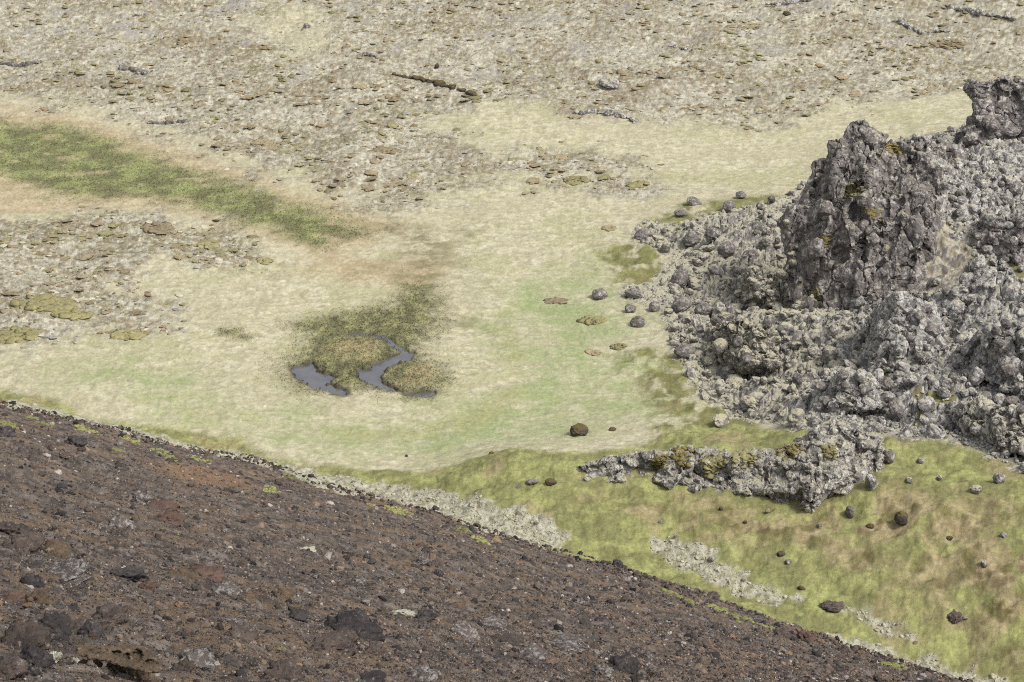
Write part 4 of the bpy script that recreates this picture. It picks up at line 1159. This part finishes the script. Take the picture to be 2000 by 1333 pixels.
ex = r.uniform(-10, 1900, 2600); ey = np.interp(ex, [e[0] for e in EDGE], [e[1] for e in EDGE]) + np.abs(r.normal(3, 5, 2600))
p = at(ex, ey); p[:, 2] = height(p[:, 0], p[:, 1]); k = FPX / np.linalg.norm(p - np.array([0, 0, H]), axis=1)
s_ = np.minimum(2.0 * (1 - r.random(len(p))) ** (-.4), 7) / k
o = scatter_mesh('scoria_clinker', [rock(1600 + q, 3, 7, .3, (.45, 1), 30, 0, .25) for q in range(6)], p + np.array([0, 0, .05]), np.stack([s_ * 1.2, s_, s_ * .8], 1), M['grit'], pal[r.choice(8, len(p), p=wts)] * r.uniform(.65, 1.4, (len(p), 1)), tilt=.6, seed=16)
tag(o, kind='stuff')
SS = [  # individual scoria stones: foot px, py, width, height, kind, label
    (550, 1328, 70, 48, 'brown', 'dark purplish scoria lump at the bottom edge right of the hollow slab'),
    (690, 1240, 92, 36, 'black', 'long dark jagged scoria block in the lower middle of the slope'),
    (648, 1272, 76, 30, 'brown', 'low lichen-edged scoria block just below the long jagged one'),
    (1214, 1310, 50, 28, 'black', 'black spiky clinker alone on the lower right of the slope'),
    (400, 1126, 54, 24, 'red', 'dark red scoria slab, the larger of two touching red ones'),
    (365, 1132, 58, 14, 'tan', 'flat orange brown scoria slab beside the dark red one'),
    (554, 1166, 40, 20, 'tan', 'tan scoria stone standing in brown grit'),
    (1206, 1109, 18, 14, 'black', 'black stone on the crest where scoria meets moss'),
    (72, 1306, 50, 42, 'black', 'rounded blue-black boulder in the lower left corner'),
    (66, 1322, 24, 18, 'black', 'small black stone under the blue-black boulder'),
    (106, 1288, 22, 24, 'cream', 'cream lichen-covered shard left of the hollow slab'),
    (146, 1292, 15, 14, 'cream', 'small cream tooth-shaped shard against the hollow slab'),
    (600, 1076, 30, 9, 'cream', 'cream flat stone alone on the middle slope'),
    (786, 1202, 38, 11, 'cream', 'cream leaf-thin stone on the lower middle slope'),
    (20, 1328, 60, 40, 'brown', 'rough brown boulder filling the bottom left corner'),
    (40, 1270, 90, 44, 'brown', 'broad brown block above the blue-black boulder'),
    (110, 1250, 60, 44, 'black', 'dark knobbly block behind the cream shard'),
    (150, 1236, 56, 36, 'brown', 'purple brown block behind the hollow slab'),
    (180, 1250, 40, 36, 'black', 'dark rounded block touching the top of the hollow slab'),
    (217, 1216, 54, 34, 'brown', 'layered brown block above the hollow slab'),
    (72, 1182, 46, 34, 'tan', 'orange tan boulder with a dry stem at the left'),
    (22, 1170, 44, 22, 'red', 'rusty red stone at the left edge beside the tan boulder'),
    (58, 1140, 38, 24, 'black', 'black stone left of the white-streaked slab'),
    (130, 1130, 100, 28, 'white', 'long white-streaked lichen slab on the left slope'),
    (250, 1130, 60, 24, 'black', 'dark stone with a green sprout at its foot'),
    (110, 1092, 50, 20, 'tan', 'tan lump above the white-streaked slab'),
    (45, 1082, 66, 30, 'brown', 'brown cracked block near the left edge of the middle slope'),
    (15, 1045, 40, 22, 'brown', 'tilted dark slab on the left edge of the slope'),
    (12, 860, 30, 20, 'black', 'black stone on the left edge of the upper slope'),
    (150, 874, 32, 18, 'black', 'black stone on the upper slope above the orange patch'),
    (236, 1036, 40, 26, 'white', 'white-blotched stone in the middle left of the slope'),
    (275, 992, 30, 24, 'white', 'whitish knobbly stone in the upper left slope'),
    (440, 1158, 50, 14, 'white', 'pale crusted slab below the red stones'),
    (305, 1000, 60, 14, 'red', 'flat reddish slab next to the whitish knobbly stone'),
    (335, 1030, 40, 14, 'red', 'reddish plate below the flat reddish slab'),
    (480, 1250, 56, 26, 'brown', 'hollow-edged brown plate in the lower middle slope'),
    (385, 1300, 60, 34, 'white', 'curled whitish scoria shell right of the hollow slab'),
    (360, 1322, 40, 22, 'brown', 'brown stone below the curled whitish shell'),
    (460, 1220, 60, 14, 'white', 'pale crusted plate left of the long jagged block'),
    (580, 1208, 36, 20, 'black', 'dark stone above the long jagged block'),
    (830, 1216, 36, 20, 'black', 'dark stone right of the cream leaf-thin stone'),
    (960, 1224, 50, 14, 'white', 'whitish plate with a cream edge on the lower right slope'),
    (910, 1244, 50, 18, 'white', 'lichen-crusted plate below the whitish plate'),
    (1100, 1268, 90, 12, 'white', 'long whitish rib of scoria above the black spiky clinker'),
    (990, 1260, 56, 14, 'brown', 'brown rib of scoria beside the lichen-crusted plate'),
    (1040, 1290, 40, 14, 'white', 'small whitish rib left of the black spiky clinker'),
    (820, 1330, 56, 20, 'white', 'whitish crust at the bottom edge in the middle'),
    (725, 1328, 50, 22, 'black', 'dark lump at the bottom edge right of the purplish one'),
    (550, 950, 24, 12, 'brown', 'brown stone at the lower end of the orange patch'),
    (850, 996, 12, 10, 'black', 'black stone at the edge of the pale lichen strip'),
    (1390, 1170, 24, 9, 'brown', 'dark crumbling rim of scoria over bright moss'),
    (300, 1322, 34, 16, 'white', 'white stone under the right tip of the hollow slab'),
]
used = []
for i, (px, py, w, h, m, lab) in enumerate(SS):
    stone_at('scoria_stone', px, py, w, h, PS[m], lab, 'scoria stone', None, i, .25, tilt=.2)
    used.append((px, py - h / 2, w))
# further stones one by one
p, x, y = scoria_points(2600, .8)
cnt = 0; kinds = ['brown', 'black', 'red', 'white', 'tan']
adj = dict(brown='brown', black='black', red='rusty red', white='white-crusted', tan='tan')
for i in range(len(p)):
    if cnt >= 235: break
    w = 9 * (1 - r.random()) ** (-.35); w = min(w, 30)
    if y[i] < 1000 + .2 * x[i] * .5: w *= .75
    if w < 8 or any((x[i] - a) ** 2 + 2 * (y[i] - b) ** 2 < (.55 * (w + c)) ** 2 for a, b, c in used): continue
    used.append((x[i], y[i], w)); cnt += 1
    m = kinds[r.choice(5, p=[.44, .28, .10, .12, .06])]
    k = PXM(p[i]); s = w / k / 1.7
    where = 'the lower left slope near the hollow slab' if (x[i] < 500 and y[i] > 1080) else ('the slope by the moss edge' if y[i] < np.interp(x[i], [e[0] for e in EDGE], [e[1] for e in EDGE]) + 90 else
             ('the open slope below the orange patch' if x[i] < 760 else 'the right-hand slope round the black clinker'))
    put('scoria_stone', PS[m][i % 5], p[i], (s * r.uniform(.9, 1.3), s, s * r.uniform(.5, .85)), f'small {adj[m]} scoria stone on {where}', 'scoria stone', f'small {adj[m]} stones on {where}', i, .2, None, .3)

def stem(pts, rad, mat, name, label, cat):
    V, Fa, b = [], [], 0
    P = np.array(pts)
    for i in range(len(P)):
        t = 1 - .7 * i / (len(P) - 1)
        for a in (0, 2.1, 4.2): V.append(P[i] + rad * t * np.array([math.cos(a), math.sin(a), 0]))
    for i in range(len(P) - 1):
        for a in range(3): Fa.append((3 * i + a, 3 * i + (a + 1) % 3, 3 * i + 3 + (a + 1) % 3, 3 * i + 3 + a))
    tag(link(name, mesh_np(name, V, Fa), M[mat]), label, cat)
for (x0, y0), (x1, y1), lab in (((29, 1114), (44, 1086), 'thin dry grass stem leaning on the left slope above the tan boulder'), ((46, 1176), (56, 1160), 'short pale dry stem beside the orange tan boulder')):
    g = ground([x0], [y0])[0]; tg = np.linalg.norm(g - np.array([0, 0, H]))
    stem([np.array([0, 0, H]) + ray(x0 + (x1 - x0) * t + 3 * math.sin(3 * t), y0 + (y1 - y0) * t) * tg for t in np.linspace(0, 1, 7)], .007, 'cream', 'dry_stem', lab, 'grass stem')
for px, py, lab in ((258, 1128, 'tiny green seedling at the foot of the dark stone'), (350, 1052, 'small upright green seedling in the middle of the slope'), (548, 1272, 'pale green grass sprig in brown grit near the low lichen-edged block')):
    g = ground([px], [py])[0]; rr_ = np.random.default_rng(px); V, Fa = [], []
    for q in range(9):
        a = rr_.uniform(0, 6.28); l = rr_.uniform(.05, .11); c = np.array([math.cos(a), math.sin(a), 0]); sd_ = np.array([-c[1], c[0], 0]) * .012
        b = len(V); V += [g - sd_ * .4, g + sd_ * .4, g + c * l * .4 + np.array([0, 0, l]) * .7 + sd_, g + c * l * .4 + np.array([0, 0, l]) * .7 - sd_, g + c * l * .9 + np.array([0, 0, l * 1.1])]
        Fa += [(b, b + 1, b + 2), (b, b + 2, b + 3), (b + 3, b + 2, b + 4)]
    tag(link('seedling', mesh_np('seedling', V, Fa, False), M['lime']), lab, 'seedling')

# the hollow slab: a crusted shell with caves through it
def hollow_slab():
    g = ground([232], [1326])[0]; k = PXM(g); u = 1 / k
    L = []; rr = np.random.default_rng(4)
    tg = np.linalg.norm(g - np.array([0, 0, H]))
    def P(px, py, back): return np.array([0, 0, H]) + ray(px, py) * (tg + back)
    outline = [(150, 1268), (162, 1260), (200, 1265), (240, 1262), (278, 1260), (292, 1276), (312, 1296), (313, 1310), (288, 1312), (250, 1304), (215, 1290), (180, 1285), (155, 1280)]
    for _ in range(900):
        px, py = rr.uniform(148, 314), rr.uniform(1258, 1314)
        if inpoly(outline, px, py):
            t = (py - 1258) / 50
            L.append((P(px, py, .45 - .62 * t + rr.uniform(-.03, .03)), np.array([10, 14, 6]) * u * rr.uniform(.7, 1.2), rr.uniform(0, 6), rr.uniform(-.2, .4)))
    for _ in range(120):                                                  # the wall it stands on, set well back under the roof
        px = rr.uniform(160, 306); py = rr.uniform(1290 + .12 * (px - 150), 1338)
        L.append((P(px, py, .42), np.array([16, 12, 14]) * u, rr.uniform(0, 6), 0))
    me = lumps_mesh(L, .009, 31, .010, .014, (9, 9, 9))
    n = len(me.vertices); co = np.empty(n * 3, np.float32); me.vertices.foreach_get('co', co); co = co.reshape(-1, 3)
    q = co - g; dz = co - np.array([0, 0, H]); fw = dz[:, 1] * CP - dz[:, 2] * SP
    hx = 1000 + FPX * dz[:, 0] / fw; hy = 666.5 - FPX * (dz[:, 1] * SP + dz[:, 2] * CP) / fw
    w = .12 * noise3(co * 9, 3)
    front = q[:, 1] < .6
    for cx, cy, ax, ay, dp in ((269, 1281, 10, 12, .26), (246, 1284, 7, 10, .2), (226, 1276, 9, 5, .16), (291, 1293, 8, 4.5, .16), (308, 1299, 4, 3, .1), (187, 1273, 14, 6, .12), (205, 1270, 6, 4, .1)):
        e = np.sqrt(((hx - cx) / ax) ** 2 + ((hy - cy) / ay) ** 2) + w * 3
        co += (dz / np.linalg.norm(dz, axis=1, keepdims=True)) * np.where(front, (.55 if ax > 6.5 and cx > 220 else .15) * dp * sst(1.2, .6, e + .5 * noise3(co * 22, 8)), 0)[:, None]
    me.vertices.foreach_set('co', co.ravel()); me.update()
    return link('scoria_slab', me, M['tan'])
hs = hollow_slab(); tag(hs, 'hollow crusted brown scoria slab with small caves in the bottom left corner', 'scoria slab')

# ------------------------------------------------------------------ moss cushions on the scoria, heather hummocks, stuff
def dome(seed, sub=3, rough=.22):
    V, Fa = ico(sub); off = np.random.default_rng(seed).uniform(0, 50, 3)
    P = V * (1 + rough * fbm3(V * 2 + off, seed, 4, .65))[:, None]
    P[:, 2] = np.maximum(P[:, 2], -.3)
    return P, Fa
LIME = [(20, 828), (60, 816), (90, 830), (165, 842), (230, 882), (255, 862), (310, 880), (325, 896), (394, 900), (530, 962), (770, 998), (640, 950), (570, 935), (785, 1002), (940, 1058), (1330, 1172), (1400, 1190), (1440, 1205), (1460, 1218), (1580, 1252), (1740, 1305), (720, 988), (905, 1038)]
for i, (px, py) in enumerate(LIME):
    w = [30, 20, 26, 36, 18][i % 5] * (1.8 if 1300 < px < 1470 else 1); nl = int(w * 1.6)
    a = r.normal(0, .33, nl)
    g = ground(px + w * a, py + (.28 * w * a + r.normal(0, 1.6, nl)))
    s_ = r.uniform(.05, .13, nl) * (1 if px < 1200 else 1.3)
    o = scatter_mesh('moss_cushion', [dome(900 + q, 2, .4) for q in range(4)], g, np.stack([s_ * 1.5, s_ * 1.2, s_ * .6], 1), M['lime'], tilt=.2, seed=i)
    tag(o, 'lime green moss streak on the scoria near the moss edge', 'moss', 'lime moss streaks on the scoria')

gx = r.uniform(-20, 2040, 60000); gy = r.uniform(760, 1350, 60000)
p = at(gx, gy); Zp = zones(p[:, 0], p[:, 1]); gm = np.maximum.reduce([Zp['grey'], Zp['grey_b'], Zp['grey_c'], Zp['grey_d']])
ok = (gm * (1 - Zp['scoria']) > .45); p = p[ok][:9000]; p[:, 2] = height(p[:, 0], p[:, 1])
s_ = .025 * (1 - r.random(len(p))) ** (-.5); s_ = np.minimum(s_, .14)
gcol = np.array([c3(182, 177, 154), c3(164, 157, 128), c3(188, 184, 164), c3(116, 108, 90)])[r.choice(4, len(p), p=[.4, .3, .2, .1])]
o = scatter_mesh('lichen_gravel', [rock(1700 + q, 2, 6, .2, (.6, 1), 20) for q in range(5)], p, np.stack([s_ * 1.4, s_, s_ * .7], 1), M['grit'], gcol, tilt=.4, seed=44)
tag(o, kind='stuff')
PH = {}
for m in ('heather', 'olive'):
    PH[m] = []
    for k in range(6):
        V, Fa = dome(950 + k, 4, .5); me = mesh_np('heather_hummock', V, Fa); me.materials.append(M[m]); PH[m].append(me)
r = np.random.default_rng(55)
HB = [(310, 446, 58, 18, 'heather', 'large dark brown heather mound left of the marsh tail'), (405, 476, 38, 10, 'olive', 'olive heather mound right below the large dark brown one'),
      (90, 600, 110, 24, 'olive', 'broad olive heather patch on the left of the basin'), (30, 655, 80, 24, 'olive', 'olive brown heather patch at the left edge below the broad one'),
      (145, 617, 70, 18, 'olive', 'heather mound at the right end of the broad olive patch'), (248, 655, 60, 18, 'olive', 'olive mound alone in the straw right of the left patches'),
      (518, 512, 26, 9, 'olive', 'small green mound at the tip of the left heath'), (1085, 588, 38, 9, 'heather', 'brown tuft in the green grass left of the outlying boulder'),
      (1190, 447, 26, 9, 'heather', 'low brown tuft left of the rubble corner'), (1160, 688, 22, 9, 'heather', 'lone brown tuft in the green grass left of the mossy foot'),
      (1210, 678, 26, 9, 'olive', 'olive tuft just right of the lone brown tuft'), (1160, 628, 50, 12, 'olive', 'olive tuft below the outlying boulder'),
      (755, 300, 50, 12, 'heather', 'wide rusty heather mound in the middle of the heath'), (525, 276, 60, 12, 'heather', 'rusty bare mound right of the flat dark outcrop'),
      (1125, 355, 46, 12, 'olive', 'olive mound at the tip of the heath above the straw'), (1245, 362, 40, 10, 'olive', 'olive mound right of the heath tip'), (1850, 90, 60, 12, 'heather', 'russet shrub mound on the far right heath')]
for i, (px, py, w, h, m, lab) in enumerate(HB):
    nl = int(12 + w * 1.1)
    an = r.uniform(0, 6.28, nl); ra = np.sqrt(r.random(nl))
    g = ground(px + .5 * w * ra * np.cos(an), py + .5 * h * ra * np.sin(an)); k = PXM(g[0])
    s = r.uniform(.10, .26, nl) * (w / k) ** .5
    V = [dome(1000 + q, 2, .4) for q in range(4)]
    o = scatter_mesh('heather_patch', V, g, np.stack([s * 1.4, s * 1.1, s * .35], 1), M[m], tilt=.15, seed=i)
    tag(o, lab, 'heather')
hx = r.uniform(-10, 2010, 24000); hy = r.uniform(-20, 700, 24000)
p = at(hx, hy); Zp = zones(p[:, 0], p[:, 1]); hum, ol = heath_field(p[:, 0], p[:, 1])
ok = (np.maximum(Zp['heath'], Zp['heath_b']) > .5) & (hum > .55) & (Zp['dry'] < .4) & (r.random(len(p)) < sst(-.35, .35, fbm2(p[:, 0] / 11, p[:, 1] / 11, 444, 3)))
p = p[ok]; hx = hx[ok]; hy = hy[ok]; ol = ol[ok]; p[:, 2] = height(p[:, 0], p[:, 1])
order = np.argsort(-(hy + r.uniform(0, 260, len(hy)))); cnt = 0; acc = []
rest = []
for i in order:
    w = r.uniform(7, 12) if r.random() < .6 else r.uniform(12, 22)
    if any(abs(hx[i] - a) < .5 * (w + c) and abs(hy[i] - b) < .2 * (w + c) for a, b, c in acc): continue
    if cnt >= 190:
        rest.append(i); continue
    acc.append((hx[i], hy[i], w)); cnt += 1
    m = 'olive' if ol[i] > .5 else 'heather'; k = PXM(p[i])
    adjm = 'olive green' if m == 'olive' else 'brown'
    where = 'left heath below the marsh' if hy[i] > 405 and hx[i] < 560 else ('heath between marsh rim and straw meadow' if hx[i] < 1300 and hy[i] > 200 else ('far heath left of the slab boulder' if hx[i] < 1150 else 'far heath behind the crag'))
    put('heather_hummock', PH[m][i % 6], p[i], (w / k / 1.6, w / k / 1.8, r.uniform(.045, .10)), f'{adjm} heather hummock on the {where}', 'heather', f'{adjm} hummocks on the {where}', i, .35, None, .1)
rest = np.array(rest[:700], int)
pr = p[rest]; s = r.uniform(.2, .5, len(pr))
o = scatter_mesh('heather', [dome(970 + k, 2, .35) for k in range(5)], pr, np.stack([s * 1.3, s, s * .25], 1), M['blades'], np.where(ol[rest][:, None] > .5, c3(136, 129, 92), c3(144, 129, 102)) * r.uniform(.8, 1.25, (len(pr), 1)), tilt=.1, seed=9)
tag(o, kind='stuff')

gx = r.uniform(-20, 2040, 60000); gy = r.uniform(-20, 700, 60000)
p = at(gx, gy); Zp = zones(p[:, 0], p[:, 1]); ok = r.random(len(p)) < np.maximum(Zp['heath'], Zp['heath_b']) * .55 * (1 - .8 * Zp['dry']) * sst(-.5, .3, fbm2(p[:, 0] / 10, p[:, 1] / 8, 447, 3))
p = p[ok][:4000]; p[:, 2] = height(p[:, 0], p[:, 1])
s_ = .10 * (1 - r.random(len(p))) ** (-.4); s_ = np.minimum(s_, .35)
hcol = np.array([c3(140, 124, 98), c3(140, 133, 96), c3(158, 147, 118), c3(188, 182, 160), c3(146, 143, 136)])[r.choice(5, len(p), p=[.28, .24, .22, .16, .10])] * r.uniform(.8, 1.2, (len(p), 1))
o = scatter_mesh('heath_tufts', [dome(1250 + q, 2, .45) for q in range(6)], p, np.stack([s_ * 1.5, s_ * 1.1, s_ * .28], 1), M['blades'], hcol, tilt=.15, seed=67)
tag(o, kind='stuff')

# grass: bent blades in tufts over basin, marsh and slopes
def grass(name, n, box, keep, hgt, wid, lean, seed, dark=1.0):
    r = np.random.default_rng(seed)
    gx = r.uniform(box[0], box[1], n); gy = r.uniform(box[2], box[3], n)
    p = at(gx, gy)
    p[:, :2] += r.normal(0, .15, (len(p), 2))
    Zp = zones(p[:, 0], p[:, 1]); kp = keep(Zp)
    ok = r.random(len(p)) < kp
    p = p[ok]; Zp = {k: v[ok] for k, v in Zp.items()}
    p[:, 2] = height(p[:, 0], p[:, 1], Zp)
    C = cover(p[:, 0], p[:, 1], Zp) * r.uniform(1.1, 1.5, (len(p), 1)) * dark
    m = len(p); NB = 3
    P = np.repeat(p, NB, 0); C = np.repeat(C, NB, 0) * r.uniform(.9, 1.12, (m * NB, 1))
    a = r.uniform(0, 6.28, m * NB); ld = r.normal(.6, .9, m * NB); h = hgt * r.uniform(.5, 1.3, m * NB); w = wid * r.uniform(.6, 1.3, m * NB)
    side = np.stack([np.cos(a), np.sin(a), 0 * a], 1) * w[:, None]
    ln = np.stack([np.cos(ld), np.sin(ld), 0 * a], 1) * (h * lean * r.uniform(.4, 1.3, m * NB))[:, None]
    up = np.stack([0 * a, 0 * a, h], 1)
    P = P - np.array([0, 0, .03])
    V = np.stack([P - side, P + side, P + .55 * up + .3 * ln + side * .7, P + .55 * up + .3 * ln - side * .7, P + .9 * up + ln], 1).reshape(-1, 3)
    b = np.arange(m * NB)[:, None] * 5
    Fa = np.concatenate([b + np.array([0, 1, 2]), b + np.array([0, 2, 3]), b + np.array([3, 2, 4])], 0)
    o = link(name, mesh_np(name, V, Fa, False, np.repeat(C, 5, 0)), M['sward'])
    tag(o, kind='stuff'); print(name, m)
grass('marsh_sedge', 90000, (-20, 900, 215, 790), lambda q: np.clip(np.maximum(q['marsh'], np.maximum(q['wet'], q['wet_b'])) - q['pool_a'] - q['pool_b'] - .5 * q['pool_c'], 0, 1), .16, .03, .8, 3)

# ------------------------------------------------------------------ camera, light
cam = bpy.data.cameras.new('camera'); co = bpy.data.objects.new('camera', cam); COL.objects.link(co)
co.location = (0, 0, H); co.rotation_euler = (math.radians(90) - PITCH, 0, 0)
cam.sensor_fit = 'HORIZONTAL'; cam.angle = math.radians(30); cam.clip_end = 3000; cam.clip_start = .1
scene.camera = co
SUN_EL, SUN_AZ = 52, 125           # degrees above the horizon, clockwise from the view direction
w = bpy.data.worlds.new('World'); scene.world = w; w.use_nodes = True
nt = w.node_tree; sky = nt.nodes.new('ShaderNodeTexSky'); sky.sky_type = 'NISHITA'; sky.sun_disc = False
sky.sun_elevation = math.radians(SUN_EL); sky.sun_rotation = math.radians(SUN_AZ); sky.air_density = 1.0; sky.dust_density = 3.0; sky.ozone_density = 1.0
hs_ = nt.nodes.new('ShaderNodeHueSaturation'); hs_.inputs['Saturation'].default_value = .25
bg = nt.nodes['Background']; bg.inputs['Strength'].default_value = .15
nt.links.new(sky.outputs[0], hs_.inputs['Color']); nt.links.new(hs_.outputs[0], bg.inputs['Color'])
sl = bpy.data.lights.new('sun', 'SUN'); sl.energy = 2.0; sl.angle = math.radians(12); sl.color = (1, .96, .9)
so = bpy.data.objects.new('sun', sl); COL.objects.link(so)
e, a = math.radians(SUN_EL), math.radians(SUN_AZ)
so.rotation_euler = Vector((math.sin(a) * math.cos(e), math.cos(a) * math.cos(e), math.sin(e))).to_track_quat('Z', 'Y').to_euler()
scene.view_settings.view_transform = 'Standard'; scene.view_settings.look = 'None'; scene.view_settings.gamma = 1; scene.view_settings.exposure = .46
scene.cycles.max_bounces = 4
scene.cycles.use_denoising = False
scene.cycles.filter_width = 1.05
